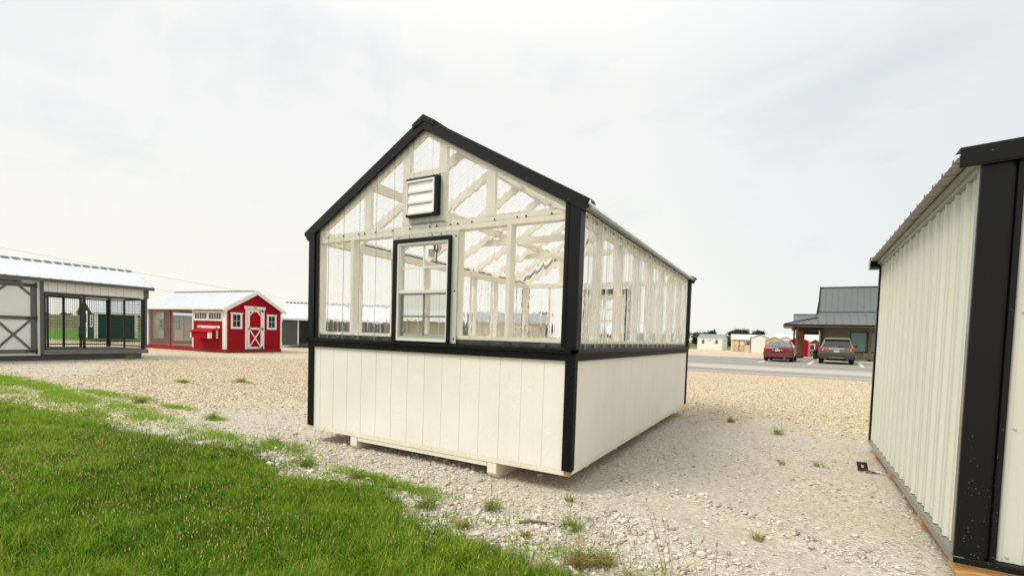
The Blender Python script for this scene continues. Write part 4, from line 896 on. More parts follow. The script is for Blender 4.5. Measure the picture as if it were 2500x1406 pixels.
def skids(root, xs_, y0, y1, z0, z1, mat, along='Y', w=.10):
    for x in xs_:
        mb = MB(); mb.box(*((x, x + w, y0, y1) if along == 'Y' else (y0, y1, x, x + w)), z0, z1); part('skid', mb, mat, root)

# ---- dog kennel shed, far left
KL, KW, KH, KR = 6.2, 2.46, 2.10, 2.70
kn = thing('kennel_shed', 'long white kennel with charcoal trim and black mesh run at the left edge', 'kennel', (-13.79, 4.299, .105), 3.177)
KF = frames(KW, KL); F = KF['X0']; u = lambda Y: KL - Y
mb = MB(); mb.prism([(0, 2.62, 0), (0, KL, 0), (0, KL, KH), (0, 2.62, KH)], (KW, 0, 0)); part('wall', mb, m_white, kn)
mb = MB(); mb.prism([(0, KL + .001, KH), (KW, KL + .001, KH), (KW / 2, KL + .001, KR - .02)], (0, -.02, 0)); mb.prism([(0, 0.0, KH), (KW, 0.0, KH), (KW / 2, 0.0, KR - .02)], (0, .02, 0)); part('gable', mb, m_white, kn)
grooves(kn, F, .3, u(2.75), .02, 1.98, m_greywall, .2)
mb = MB()
for x0 in (0.0, KW - .03): mb.box(x0, x0 + .03, .05, 2.55, 1.80, 2.08)
mb.box(0.03, KW - .03, 0.02, .05, 1.80, 2.08); h_ = part('header', mb, m_white, kn)
grooves(h_, F, u(2.45), u(.1), 1.80, 2.06, m_greywall, .2)
mb = MB(); mb.box(.03, KW - .03, .05, 2.55, 1.99, 2.02); part('ceiling', mb, m_greywall, kn)
rf = roof(kn, KW, KL, KH + .09, KR + .02, 'Y', m_whiteroof, oh=.14, rib=.229, ribh=.022, cap=m_kgrey); rake(kn, KW, KL, KH + .09, KR + .02, 'Y', m_kgrey, oh=.14, fh=.10)
for Y0, Y1, z1 in ((2.545, 2.625, KH), (-.02, .06, KH)):
    for x0, x1 in ((-.02, .07), (KW - .07, KW + .02)): mb = MB(); mb.box(x0, x1, Y0 + .02 * (Y0 < 0), Y1, .04 if Y0 > 0 else .17, z1 - .02); part('post', mb, m_kgrey, kn)
mb = MB(); mb.box(-.03, .0, -.04, .09, 1.80, KH - .02); mb.box(-.0295, .05, -.0405, -.0205, 1.80, KH - .02); part('corner_trim', mb, m_kgrey, kn)
mb = MB(); mb.box(-.03, KW + .03, -.035, 2.56, .02, .085); mb.box(-.015, KW + .015, -.03, 2.545, .0855, .15); part('deck', mb, m_kdeck, kn, bevel=.004)
skids(kn, (.12, KW - .25), .1, KL - .1, -.16, .018, m_kgrey, 'Y', .12)
mb = MB(); mb.box(.25, KW - .3, .1, KL - .1, -.155, -.01); part('underside_beams', mb, m_kgrey, kn)
# mesh run: front panel and gate, end wall, back wall
bars(kn, F, 'run_frame', m_bsteel, [(u(2.53), u(2.49), .155, 1.78), (u(1.66), u(1.60), .155, 1.78), (u(.15), u(.09), .155, 1.78), (u(2.49), u(1.66), 1.735, 1.78), (u(1.60), u(.15), 1.735, 1.78), (u(2.49), u(.15), .157, .185)], -.06, -.02)
bars(kn, F, 'gate', m_bsteel, [(u(2.475), u(2.43), .20, 1.72), (u(1.74), u(1.69), .20, 1.72), (u(2.43), u(1.74), 1.68, 1.72), (u(2.43), u(1.74), .20, .235)], -.052, -.012)
bars(kn, KF['X1'], 'run_frame', m_bsteel, [(.05, .13, .155, 1.78), (1.25, 1.31, .155, 1.78), (2.45, 2.53, .155, 1.78), (.13, 1.25, 1.735, 1.78), (1.31, 2.45, 1.735, 1.78), (.13, 1.25, .21, .25), (1.31, 2.45, .21, .25), (2.11, 2.17, .25, 1.735)], -.08, -.04)
bars(kn, KF['Y0'], 'run_frame', m_bsteel, [(.06, .12, .155, 1.78), (1.30, 1.37, .155, 1.78), (KW - .13, KW - .07, .155, 1.78), (.12, 1.30, 1.735, 1.78), (1.37, KW - .13, 1.735, 1.78), (.12, 1.30, .20, .24), (1.37, KW - .13, .20, .24)], -.08, -.04)
wire_mesh(kn, F, u(2.49), u(.12), .19, 1.75, m_bsteel, .05, .10, .0045, -.035)
wire_mesh(kn, KF['X1'], .1, 2.5, .2, 1.75, m_bsteel, .05, .10, .0045, -.06); wire_mesh(kn, KF['Y0'], .1, KW - .1, .2, 1.75, m_bsteel, .05, .10, .0045, -.06)
mb = MB(); mb.fbox(F, u(1.70), u(1.64), .45, .62, -.012, .012); part('gate_latch', mb, m_bsteel, kn)
# double doors on the closed half
d1 = xdoor(kn, F, u(3.62), u(2.73), .07, 1.98, m_white, m_kgrey, 'R', .095, m_bsteel, mid=.505)
d2 = xdoor(kn, F, u(4.52), u(3.63), .07, 1.98, m_white, m_kgrey, 'L', .095, m_bsteel, mid=.505)
mb = MB(); mb.fbox(F, u(2.72), u(2.69), .04, 2.03, .001, .03); mb.fbox(F, u(4.56), u(4.53), .04, 2.03, .001, .03); part('door_casing', mb, m_kgrey, kn)
mb = MB(); mb.fbox(F, u(3.45), u(3.0), 2.0, 2.03, .02, .05); part('header_lamp', mb, m_bsteel, kn)

# ---- red coop
RW, RL, RH, RR = 2.95, 6.10, 1.90, 2.80
rc = thing('chicken_coop', 'bright red chicken coop with white trim, nest box and wire run beside the long kennel', 'chicken coop', (-17.80, 9.10, 0.0), 1.655)
RF = frames(RW, RL); F = RF['X0']; u = lambda Y: RL - Y; G = RF['Y0']
mb = MB(); mb.prism([(0, 0, .03), (RW, 0, .03), (RW, 0, RH), (RW / 2, 0, RR), (0, 0, RH)], (0, 2.42, 0)); part('wall', mb, m_red, rc)
grooves(rc, G, .15, 2.9, .05, 0, m_maroon, .1, zf=lambda q: RH - .02 + (RR - RH) * (1 - abs(q - RW / 2) / (RW / 2)))
grooves(rc, F, u(2.2), u(.2), .05, 1.3, m_maroon, .1)
mb = MB(); mb.box(-.012, RW + .012, -.012, RL, -.12, .045); part('skirt_board', mb, m_redtrim, rc)
skids(rc, (.02, .45, 2.35, 2.82), -.02, RL, -.17, -.121, m_redtrim, 'Y', .11)
roof(rc, RW, RL, RH + .09, RR + .02, 'Y', m_whiteroof, oh=.16, rib=.229, ribh=.022, cap=m_kgrey); rake(rc, RW, RL, RH + .09, RR + .02, 'Y', m_wtrim, oh=.16, fh=.19, ff=.33)
for x, w_ in ((0, .2), (RW, .12)):
    s = -1 if x == 0 else 1; mb = MB(); mb.box(*sorted((x + s * .02, x - s * .055)), -.02, -.001, .035, RH); mb.box(*sorted((x + s * .0195, x + s * .001)), -.0012, w_, .035, RH - .03); part('corner_trim', mb, m_wtrim, rc)
window(rc, G, .24, .80, .99, 1.75, m_wtrim, m_wtrim, 2, 2, .075); window(rc, G, 2.12, 2.66, 1.0, 1.75, m_wtrim, m_wtrim, 2, 2, .075)
xdoor(rc, G, 1.07, 1.86, .05, 1.93, m_red, m_wtrim, 'R', .10, m_bsteel)
bars(rc, G, 'door_casing', m_wtrim, [(.955, 1.06, .03, 1.955), (1.87, 1.965, .03, 1.955), (.90, 2.02, 1.956, 2.09)], .001, .03)
mb = MB(); mb.fbox(G, 1.36, 1.56, 2.0, 2.03, .033, .037); part('name_plate', mb, m_bsteel, rc)
for a, b in ((2.28, 1.27), (1.25, .215)):
    bars(rc, F, 'transom_window', m_wtrim, [(u(a), u(b), 1.33, 1.41), (u(a), u(b), 1.70, 1.79), (u(a), u(a) + .07, 1.41, 1.70), (u(b) - .07, u(b), 1.41, 1.70)] + [(u(a) + .07 + (a - b - .14) * i / 5 - .012, u(a) + .07 + (a - b - .14) * i / 5 + .012, 1.41, 1.70) for i in range(1, 5)], .008, .03)
    mb = MB(); mb.fbox(F, u(a) + .07, u(b) - .07, 1.41, 1.70, .001, .007); part('pane', mb, m_dkglass, rc)
# nest box
nb = MB(); X = .42
nb.prism([(-.002, .50, .53), (-X, .50, .53), (-X, .50, .80), (-.002, .50, .95)], (0, 1.36, 0)); nbx = part('nest_box', nb, m_red, rc)
mb = MB(); mb.prism([(-.002, .42, .965), (-X - .07, .42, .80), (-X - .07, .42, .83), (-.002, .42, .995)], (0, 1.52, 0)); part('lid', mb, m_red, nbx)
mb = MB(); mb.box(-X - .018, -X - .001, .48, .62, .52, .80); mb.box(-X - .0175, -X + .10, .481, .4995, .52, .80); part('white_trim', mb, m_wtrim, nbx); mb = MB(); mb.box(-X - .018, -X - .001, 1.80, 1.88, .52, .80); part('white_trim', mb, m_wtrim, nbx); mb = MB(); mb.box(-.12, -.03, .479, .4985, .52, .93); part('white_trim', mb, m_wtrim, nbx)
bars(rc, F, 'hinge_board', m_wtrim, [(u(2.0), u(.40), .99, 1.10)], .001, .022)
for Y in (1.82, .60): mb = MB(); mb.fbox(F, u(Y) - .04, u(Y) + .04, .96, 1.04, .024, .034); part('hinge', mb, m_bsteel, nbx)
mb = MB(); mb.tube([(-.46, 1.3, .83), (-.49, 1.25, .87), (-.49, 1.15, .87), (-.46, 1.1, .83)], .008, 6); part('handle', mb, m_bsteel, nbx)
# run: corner posts, rails, wire, end wall with openings, back wall lower board
for Y, ww, mt in ((6.06, .09, m_wtrim), (2.38, .09, m_wtrim), (4.18, .06, m_redtrim)):
    mb = MB(); mb.box(-.012, .045, Y - ww / 2, Y + ww / 2, .035, RH); part('run_post', mb, mt, rc)
bars(rc, F, 'run_rail', m_redtrim, [(u(6.0), u(2.45), .05, .11), (u(6.0), u(2.45), 1.78, 1.86)], -.04, -.008)
E = RF['Y1']; ue = lambda X: RW - X
bars(rc, E, 'end_wall', m_redtrim, [(0.0, ue(2.23), .05, 1.88), (ue(1.20), ue(.76), .05, 1.88), (ue(.25), ue(0), .05, 1.88), (ue(2.23), ue(1.20), .05, .20), (ue(.76), ue(.25), .05, .36), (ue(2.23), ue(1.20), 1.74, 1.88), (ue(.76), ue(.25), 1.74, 1.88)], -.03, -.005)
bars(rc, RF['X1'], 'back_wall', m_redtrim, [(2.43, RL, .05, 1.88)], -.03, -.008)
mb = MB(); mb.prism([(0, RL - .02, RH), (RW, RL - .02, RH), (RW / 2, RL - .02, RR)], (0, .015, 0)); part('gable', mb, m_red, rc)
mb = MB(); mb.box(.02, RW - .02, 2.43, RL - .02, .047, .06); part('run_floor', mb, m_concrete, rc)
wire_mesh(rc, F, u(6.0), u(2.42), .06, 1.84, m_zinc, .06, .10, .007, -.014)

# ---- green playhouse shed seen through the kennel run
GW, GL = 2.75, 1.95
gs = thing('green_shed', 'dark green shed with white trim and steep gable, seen through the black mesh run', 'shed', (-32.97, 9.55, .04), 1.627)
GF = frames(GW, GL); gable_walls(gs, GW - .35, GL, 1.72, 2.52, 'X', m_greenp)
mb = MB(); mb.box(GW - .09, GW, 0, .09, 0, 1.7); mb2 = part('post', mb, m_wtrim, gs)
roof(gs, GW, GL, 1.74, 2.54, 'X', m_whiteroof, oh=.1); rake(gs, GW, GL, 1.74, 2.54, 'X', m_wtrim, oh=.1, fh=.11)
F = GF['Y0']; bars(gs, F, 'corner_trim', m_wtrim, [(.0, .20, .05, 1.66)], .001, .02); bars(gs, F, 'corner_trim', m_wtrim, [(2.2, 2.4, .05, 1.66)], .001, .02)
F = GF['X0']; xdoor(gs, F, .75, 1.25, .08, 1.75, m_greenp, m_wtrim, 'R', .10); window(gs, F, .12, .42, .75, 1.5, m_wtrim, m_wtrim, 1, 2, .05); window(gs, F, 1.52, 1.84, .75, 1.5, m_wtrim, m_wtrim, 2, 2, .05)
# ---- tan cottage coop seen through the red coop's run
tc_ = thing('tan_coop', 'tan and slate blue coop seen through the wire run of the red coop', 'chicken coop', (-31.68, 13.40, .0), 1.78)
gable_walls(tc_, 3.6, 2.2, 1.75, 2.2, 'X', m_tan); roof(tc_, 3.6, 2.2, 1.77, 2.22, 'X', m_whiteroof, oh=.12); rake(tc_, 3.6, 2.2, 1.77, 2.22, 'X', m_blue, oh=.12, fh=.16); corners(tc_, 3.6, 2.2, 1.75, m_blue, .07)
TF = frames(3.6, 2.2); window(tc_, TF['Y0'], .18, .56, .75, 1.5, m_blue, m_wtrim, 2, 2, .08); bars(tc_, TF['Y0'], 'mesh_panel', m_greywall, [(.80, 3.5, .1, 1.7)], .001, .01); bars(tc_, TF['Y0'], 'post', m_blue, [(.70, .79, .05, 1.74)], .001, .02)
window(tc_, TF['X0'], .8, 1.3, .75, 1.5, m_blue, m_wtrim, 2, 2, .08)
# ---- charcoal kennel behind the greenhouse corner
dk = thing('charcoal_coop', 'charcoal coop with white metal roof between the red coop and the greenhouse', 'chicken coop', (-23.7, 16.0, .01), .767)
DW, DL, DH, DR = 7.6, 2.9, 1.80, 2.80; DF = frames(DW, DL)
gable_walls(dk, .95, DL, DH, DR, 'X', m_charcoal); mb = MB(); mb.box(.951, DW, 2.8, DL - .01, .0, DH - .02); part('back_wall', mb, m_charcoal, dk)
mb = MB(); mb.prism([(DW - .02, 0, DH), (DW - .02, DL, DH), (DW - .02, DL / 2, DR)], (.015, 0, 0)); mb.box(DW - .03, DW - .01, .0, DL, 0, DH - .005); part('gable', mb, m_charcoal, dk)
roof(dk, DW, DL, DH + .02, DR + .02, 'X', m_whiteroof, oh=.15, cap=m_kgrey, rib=.229); rake(dk, DW, DL, DH + .02, DR + .02, 'X', m_wtrim, oh=.15, fh=.12)
F = DF['Y0']; bars(dk, F, 'run_post', m_wtrim, [(.92, 1.0, .05, DH)], .001, .02); bars(dk, F, 'run_frame', m_charcoal, [(2.2, 2.27, .06, DH), (3.5, 3.57, .06, DH), (4.9, 4.97, .06, DH), (6.2, 6.27, .06, DH), (7.45, 7.58, .06, DH), (.951, DW, -.04, .15)], -.03, .0)
wire_mesh(dk, F, 1.0, 7.5, .1, 1.78, m_charcoal, .10, .05, .010, -.02)
mb = MB(); mb.box(.96, DW - .04, .05, 2.79, .01, .03); part('run_floor', mb, m_charcoal, dk)
# ---- more stock sheds, seen through the clear walls of the greenhouse
def simple_shed(name, label, cat, loc, rz, W, L, h, r, ridge, wall, roofm, trim, group=None, win=None, door=None, fh=.10, oh=.1, gv=None):
    t = thing(name, label, cat, loc, rz, group); gable_walls(t, W, L, h, r, ridge, wall); roof(t, W, L, h + .02, r + .02, ridge, roofm, oh=oh, rib=.3); rake(t, W, L, h + .02, r + .02, ridge, trim, oh=oh, fh=fh); corners(t, W, L, h, trim)
    FF = frames(W, L)
    if gv: grooves(t, FF[gv[0]], .2, gv[1] - .15, .05, h - .05, gv[2], .2)
    for fk, a, b, c, d in (win or ()): window(t, FF[fk], a, b, c, d, trim if trim is not wall else m_wtrim, m_wtrim, 2, 2, .05)
    if door: xdoor(t, FF[door[0]], door[1], door[2], .05, door[3], wall, door[4], 'R', .08)
    return t
simple_shed('tan_shed', 'tan board shed with a pale roof showing low through the greenhouse window', 'shed', (-19.3, 21.2, -.05), .62, 4.9, 2.6, 1.95, 2.75, 'X', m_tan, m_whiteroof, m_brown, gv=('Y0', 4.9, m_brown), fh=.14)
simple_shed('tan_shed', 'tan shed blurred behind the ribbed sheets right of the greenhouse window', 'shed', (-15.5, 27.2, -.08), .50, 4.6, 2.6, 2.2, 2.9, 'X', m_tan, m_greyroof, m_tan, door=('Y0', 2.9, 3.8, 1.9, m_wtrim))
simple_shed('red_shed', 'small red shed glimpsed through the clear sheets near the greenhouse back corner', 'shed', (-9.6, 31.0, -.1), .45, 3.0, 2.4, 1.6, 2.2, 'X', m_redtrim, m_whiteroof, m_wtrim)
simple_shed('grey_shed', 'low grey shed glimpsed through the clear sheets beside the small red shed', 'shed', (-9.3, 38.0, -.12), .5, 4.0, 2.4, 1.9, 2.5, 'X', m_greywall, m_whiteroof, m_wtrim)

# ---- sheds across the parking lot
t = simple_shed('white_shed', 'white shed with grey metal roof and two dark windows before the trees', 'shed', (-4.304, 79.8, -.143), 1.369, 2.475, 3.9, 1.88, 2.52, 'Y', m_white, m_greyroof, m_white, win=None, fh=.06, oh=.06)
F = frames(2.475, 3.9)
window(t, F['X0'], 3.9 - 3.23, 3.9 - 2.77, .97, 1.62, m_white, m_wtrim, 2, 2, .0); window(t, F['X0'], 3.9 - 1.08, 3.9 - .62, .99, 1.62, m_white, m_wtrim, 2, 2, .0); window(t, F['X0'], 3.9 - 2.19, 3.9 - 1.66, 1.42, 1.56, m_white, m_wtrim, 4, 1, .0); window(t, F['Y0'], 1.05, 1.3, 1.38, 1.58, m_white, m_wtrim, 1, 1, .0); window(t, F['Y0'], 1.7, 1.95, 1.38, 1.58, m_white, m_wtrim, 1, 1, .0)
mb = MB(); mb.fbox(F['X0'], 1.63, 2.42, .06, 1.33, .001, .02); part('door', mb, m_white, t)
t = simple_shed('beige_shed', 'beige shed with brown crossed double doors and white roof, next to the plain white gable', 'shed', (-2.42, 74.6, -.14), .12, 4.2, 2.6, 1.82, 2.50, 'X', m_beige, m_whiteroof, m_beige, fh=.08)
F = frames(4.2, 2.6); xdoor(t, F['Y0'], .28, .98, .06, 1.66, m_beige, m_brown, 'R', .07); xdoor(t, F['Y0'], .99, 1.70, .06, 1.66, m_beige, m_brown, 'L', .07)
window(t, F['Y0'], 1.96, 2.42, .95, 1.60, m_white, m_wtrim, 2, 2, .0); bars(t, F['Y0'], 'shutter', m_brown, [(1.83, 1.94, .92, 1.62), (2.44, 2.55, .92, 1.62)], .001, .02)
simple_shed('white_shed', 'plain windowless white gable-end shed between the beige and yellow sheds', 'shed', (.43, 67.8, -.14), .02, 2.22, 6.0, 1.95, 2.42, 'Y', m_white, m_whiteroof, m_kgrey, fh=.05, oh=.08)
t = simple_shed('yellow_shed', 'pale yellow gable-end shed behind the red sedan', 'shed', (2.53, 57, -.13), .0, 1.80, 5.0, 1.62, 2.0, 'Y', m_yellow, m_whiteroof, m_yellow, fh=.05, oh=.06)
simple_shed('white_shed', 'white gable with thin brown roof edge peeking out right of the yellow shed', 'shed', (3.45, 64, -.13), 0, 2.1, 5.0, 1.72, 2.10, 'Y', m_white, m_whiteroof, m_brown, fh=.04, oh=.06)
simple_shed('red_shed', 'red gable-end shed behind the cedar posts of the office porch', 'shed', (4.9, 55, -.13), 0, 1.66, 5.0, 1.62, 2.02, 'Y', m_red, m_whiteroof, m_red, fh=.05, oh=.05)
t = simple_shed('maroon_shed', 'maroon shed with a white-framed door seen through the porch opening', 'shed', (6.62, 56.5, -.13), 0, 1.2, 3.0, 1.42, 1.85, 'Y', m_maroon, m_whiteroof, m_wtrim, door=('Y0', .10, .62, 1.38, m_wtrim), fh=.04, oh=.04)
simple_shed('grey_shed', 'grey gable-end shed at the right side of the porch opening', 'shed', (7.55, 62, -.13), 0, 2.4, 5.0, 1.65, 2.15, 'Y', m_greywall, m_whiteroof, m_wtrim, fh=.05, oh=.06)
for i, (x, y, w_, l_, h_, lab) in enumerate(((3.2, 86, 7.0, 3.0, 2.1, 'long white-roofed shed in the back row, behind the yellow gable'), (10.6, 90, 6.5, 3.0, 2.25, 'long white-roofed shed in the back row, seen through the porch'), (5.0, 74, 6.5, 3.0, 1.9, 'white-roofed shed in the middle row, seen through the porch'))):
    simple_shed('white_shed', lab, 'shed', (x, y, -.14), .03, w_, l_, h_, h_ + .75, 'X', m_white, m_whiteroof, m_white, fh=.06)

# ---- office with standing-seam roof and cedar porch
of = thing('office_building', 'office with slate standing-seam roof and cedar porch posts behind the parked cars', 'office building', (7.03, 42.6, 0.0), 0.0)
ox, oy = 7.03, 42.6
def seam_roof(Q, n_or_pitch, name='roof', mat=None, th=.05):
    """quad Q: eave-left, eave-right, top-right, top-left (local); seams run from eave to top"""
    a, b, c, d = [Vector(p) for p in Q]; nrm = (b - a).cross(d - a).normalized(); mb = MB(); mb.prism([a, b, c, d], -nrm * th)
    n_ = max(1, int(round((b - a).length / n_or_pitch)))
    for i in range(1, n_):
        t = i / n_; p = a.lerp(b, t) + nrm * .012; q = d.lerp(c, t) + nrm * .012; mb.beam(p, q, .022, .034, tuple(nrm))
    return part(name, mb, mat or m_seam, of)
L_ = lambda x, y, z: (x - ox, y - oy, z)
XR = 22.0
ye = 40.3                                                   # eave line
# porch skirt roof with a hip at the left end, then the steep main roof
seam_roof([L_(6.62, ye, 2.72), L_(XR, ye, 2.72), L_(XR, 42.6, 3.78), L_(6.68, 42.6, 3.78)], .52)
mb = MB(); a, b, c, d = L_(4.36, ye, 2.72), L_(6.615, ye, 2.72), L_(6.675, 42.0, 3.36), L_(6.67, 42.55, 3.40)
seam_roof([L_(4.36, ye, 2.72), L_(6.60, ye, 2.72), L_(6.66, 42.2, 3.34), L_(6.64, 42.2, 3.34)], .52)
seam_roof([L_(4.36, 47.0, 2.72), L_(4.36, ye, 2.72), L_(6.63, 42.2, 3.335), L_(6.63, 45.2, 3.335)], .6)
seam_roof([L_(6.69, 42.63, 3.80), L_(XR, 42.63, 3.80), L_(XR, 44.4, 5.93), L_(6.84, 44.4, 5.93)], .42)
seam_roof([L_(XR, 46.5, 3.80), L_(6.7, 46.5, 3.80), L_(6.84, 44.42, 5.93), L_(XR, 44.42, 5.93)], .42)
seam_roof([L_(5.0, 46.0, 3.16), L_(6.9, 46.0, 3.16), L_(6.9, 47.6, 3.86), L_(5.0, 47.6, 3.86)], .5)
mb = MB(); mb.box(4.34 - ox, XR - ox, ye - oy - .10, ye - oy - .005, 2.60, 2.70); mb.box(4.26 - ox, 4.355 - ox, ye - oy - .10, 4.4, 2.60, 2.70); part('gutter', mb, m_blackmetal, of, bevel=.01)
mb = MB(); mb.box(4.36 - ox, XR - ox, ye - oy, 4.4, 2.56, 2.60); part('soffit', mb, m_soffit, of)
mb = MB(); mb.prism([L_(6.63, ye + .02, 2.66), L_(6.63, 42.6, 2.66), L_(6.63, 42.6, 3.72)], (.04, 0, 0)); part('hip_infill', mb, m_seam, of)
mb = MB(); mb.beam(L_(6.72, 42.61, 3.80), L_(XR, 42.61, 3.80), .05, .05); mb.beam(L_(6.82, 44.41, 5.96), L_(XR, 44.41, 5.96), .16, .05); mb.beam(L_(6.66, 42.5, 3.76), L_(6.82, 44.41, 5.98), .10, .07); mb.beam(L_(4.34, ye, 2.75), L_(6.64, 42.25, 3.39), .10, .05); mb.beam(L_(5.0, 47.6, 3.89), L_(6.9, 47.6, 3.89), .1, .05); part('ridge_flashing', mb, m_blackmetal, of)
mb = MB(); mb.box(0, XR - ox, 0, 4.0, .62, 2.559); mb.prism([(0, .04, 2.6), (0, 3.9, 2.6), (0, 3.8, 3.7), (0, 1.8, 5.8), (0, .06, 3.7)], (14.9, 0, 0)); wl = part('wall', mb, m_taupe, of)
mb = MB(); x = .12
while x < 14: mb.box(x, x + .03, -.014, -.0005, .62, 2.555); x += .205
part('batten', mb, m_taupe, of)
def stone_mat():
    m, t, N, K = new_mat('stone_veneer'); o = N('ShaderNodeOutputMaterial'); b = N('ShaderNodeBsdfPrincipled'); K.new(b.outputs[0], o.inputs[0]); b.inputs['Roughness'].default_value = .85
    tc = N('ShaderNodeTexCoord'); sp_ = N('ShaderNodeSeparateXYZ'); K.new(tc.outputs['Object'], sp_.inputs[0]); cb = N('ShaderNodeCombineXYZ'); K.new(sp_.outputs[0], cb.inputs[0]); K.new(sp_.outputs[2], cb.inputs[1])
    br_ = N('ShaderNodeTexBrick'); K.new(cb.outputs[0], br_.inputs[0]); br_.inputs['Scale'].default_value = 1; br_.inputs['Brick Width'].default_value = .34; br_.inputs['Row Height'].default_value = .15; br_.inputs['Mortar Size'].default_value = .012; br_.offset = .37; br_.squash = .6; br_.squash_frequency = 2
    br_.inputs['Color1'].default_value = (.62, .50, .32, 1); br_.inputs['Color2'].default_value = (.26, .235, .20, 1); br_.inputs['Mortar'].default_value = (.11, .09, .065, 1); K.new(br_.outputs[0], b.inputs['Base Color'])
    return m
mb = MB(); mb.box(-.05, XR - ox, -.07, -.001, .0, .62); part('stone_base', mb, stone_mat(), of); mb = MB(); mb.box(-.02, XR - ox, 0.0, 3.9, .0, .6195); part('foundation', mb, m_concrete, of)
wn_ = MB(); OF = (Vector((0, 0, 0)), Vector((1, 0, 0)), Vector((0, -1, 0)))
def off_win(a, b, c, d, split):
    mb = MB(); mb.fbox(OF, a, a + .06, c, d, .015, .05); mb.fbox(OF, b - .06, b, c, d, .015, .05); mb.fbox(OF, a + .06, b - .06, d - .06, d, .015, .0495); mb.fbox(OF, a + .06, b - .06, c, c + .06, .015, .0495)
    if split: mb.fbox(OF, split - .03, split + .03, c + .06, d - .06, .02, .049)
    o = part('window', mb, m_bsteel, of); g_ = MB(); g_.fbox(OF, a + .05, b - .05, c + .05, d - .05, .016, .024); part('pane', g_, m_teal, o)
off_win(1.86, 4.9, .66, 2.24, 3.0); off_win(6.2, 9.0, .66, 2.24, 7.6)
def post(x, y, w_=.16, top=2.56, mat=None, nm='porch_post'): mb = MB(); mb.box(x - ox - w_ / 2, x - ox + w_ / 2, y - oy - w_ / 2, y - oy + w_ / 2, 0.03, top); mb2 = part(nm, mb, mat or m_cedar, of, bevel=.006); b2 = MB(); b2.box(x - ox - w_ / 2 - .01, x - ox + w_ / 2 + .01, y - oy - w_ / 2 - .01, y - oy + w_ / 2 + .01, 0.0, .15); part('post_foot', b2, m_bsteel, mb2); return mb2
for x in (7.50, 10.08, 13.2, 16.3): post(x, 41.72)
for k_ in range(6): post(5.25 + .115 * k_, 41.75 + k_ * .62, (.15, .10, .12, .09, .13, .12)[k_])
post(5.06, 41.72, .13, mat=m_bsteel, nm='corner_column'); post(6.98, 42.42, .13, mat=m_bsteel, nm='corner_column')
mb = MB(); mb.box(5.1 - ox, 6.92 - ox, -.25, -.10, 2.30, 2.555); part('porch_beam', mb, m_bsteel, of); mb = MB(); mb.box(5.6 - ox, 6.9 - ox, 1.9, 2.05, 2.05, 2.2); part('porch_beam', mb, m_bsteel, of)
mb = MB(); mb.box(5.6 - ox, 6.9 - ox, 2.06, 2.4, 2.0, 2.5); part('porch_beam', mb, m_soffit, of); mb = MB(); mb.box(4.9 - ox, 5.05 - ox, -.5, 4.3, 2.35, 2.555); part('porch_beam', mb, m_soffit, of)
pt_ = thing('planter', 'black planter with a dark shrub between the red shed and the grey SUV', 'planter', (6.62, 41.9, 0.0))
mb = MB(); mb.tube([(0, 0, .0), (0, 0, .34)], .15, 12, .21); part('pot', mb, m_bsteel, pt_)
def leaf_cloud(n, cx, cyy, cz, rx, ry, rz, size, seed, hollow=0.3):
    rs = np.random.RandomState(seed); d = rs.normal(size=(n, 3)); d /= np.linalg.norm(d, axis=1)[:, None]
    rad = hollow + (1 - hollow) * rs.rand(n) ** .5; lump = .78 + .30 * np.sin(d[:, 0] * 4 + seed) * np.cos(d[:, 1] * 5 + seed) + .18 * np.sin(d[:, 2] * 7 + d[:, 0] * 6)
    c_ = d * (rad * lump)[:, None] * [rx, ry, rz] + [cx, cyy, cz]
    a = rs.normal(size=(n, 3)); a /= np.linalg.norm(a, axis=1)[:, None]; b = np.cross(a, rs.normal(size=(n, 3))); b /= np.linalg.norm(b, axis=1)[:, None]
    s = size * (.6 + .8 * rs.rand(n))[:, None]
    V = np.stack([c_ - a * s, c_ + b * s * .6, c_ + a * s, c_ - b * s * .6], 1).reshape(-1, 3); i = np.arange(n) * 4
    T = np.concatenate([np.stack([i, i + 1, i + 2], 1), np.stack([i, i + 2, i + 3], 1)])
    return V, T, np.repeat(np.clip(rs.rand(n) * .6 + .3 * (rs.rand() + lump - .78), 0, 1), 4)
def join_np(Ls):
    V = []; T = []; A = []; o = 0
    for v, t, a in Ls: V.append(v); T.append(t + o); A.append(a); o += len(v)
    return np.concatenate(V), np.concatenate(T), np.concatenate(A)
v_, t_, a_ = leaf_cloud(500, 0, 0, .55, .24, .24, .30, .04, 4); o = np_mesh('shrub', v_, t_, m_leaf, {'rnd': a_}); o.parent = pt_

# ---- trees beyond
def tree(x, y, h, w_, seed, label, group='trees beyond the yard', n=5200):
    h *= .98; w_ *= 1.3
    z = float(ground_z(x, y)); t = thing('tree', label, 'tree', (x, y, z - .1), random.Random(seed).uniform(0, 6), group)
    r_ = random.Random(seed); mb = MB(); mb.tube([(0, 0, 0), (.1, 0, h * .3), (.0, .1, h * .75)], .16, 8, .05)
    for i in range(5): a = r_.uniform(0, 6.3); mb.tube([(.05, 0, h * (.25 + .08 * i)), (math.cos(a) * w_ * .4, math.sin(a) * w_ * .4, h * (.5 + .07 * i))], .06, 6, .02)
    part('trunk', mb, m_bark, t)
    Ls = []
    for i in range(13):
        a = r_.uniform(0, 6.3); q = r_.uniform(.1, .75) * w_; zz = h * r_.uniform(.16, .84); s = r_.uniform(.28, .48)
        Ls.append(leaf_cloud(n // 13, math.cos(a) * q, math.sin(a) * q, zz, w_ * s, w_ * s, h * .20, .24, seed * 10 + i, .35))
    V, T, A = join_np(Ls); o = np_mesh('crown', V, T, m_leaf, {'rnd': A}); o.parent = t
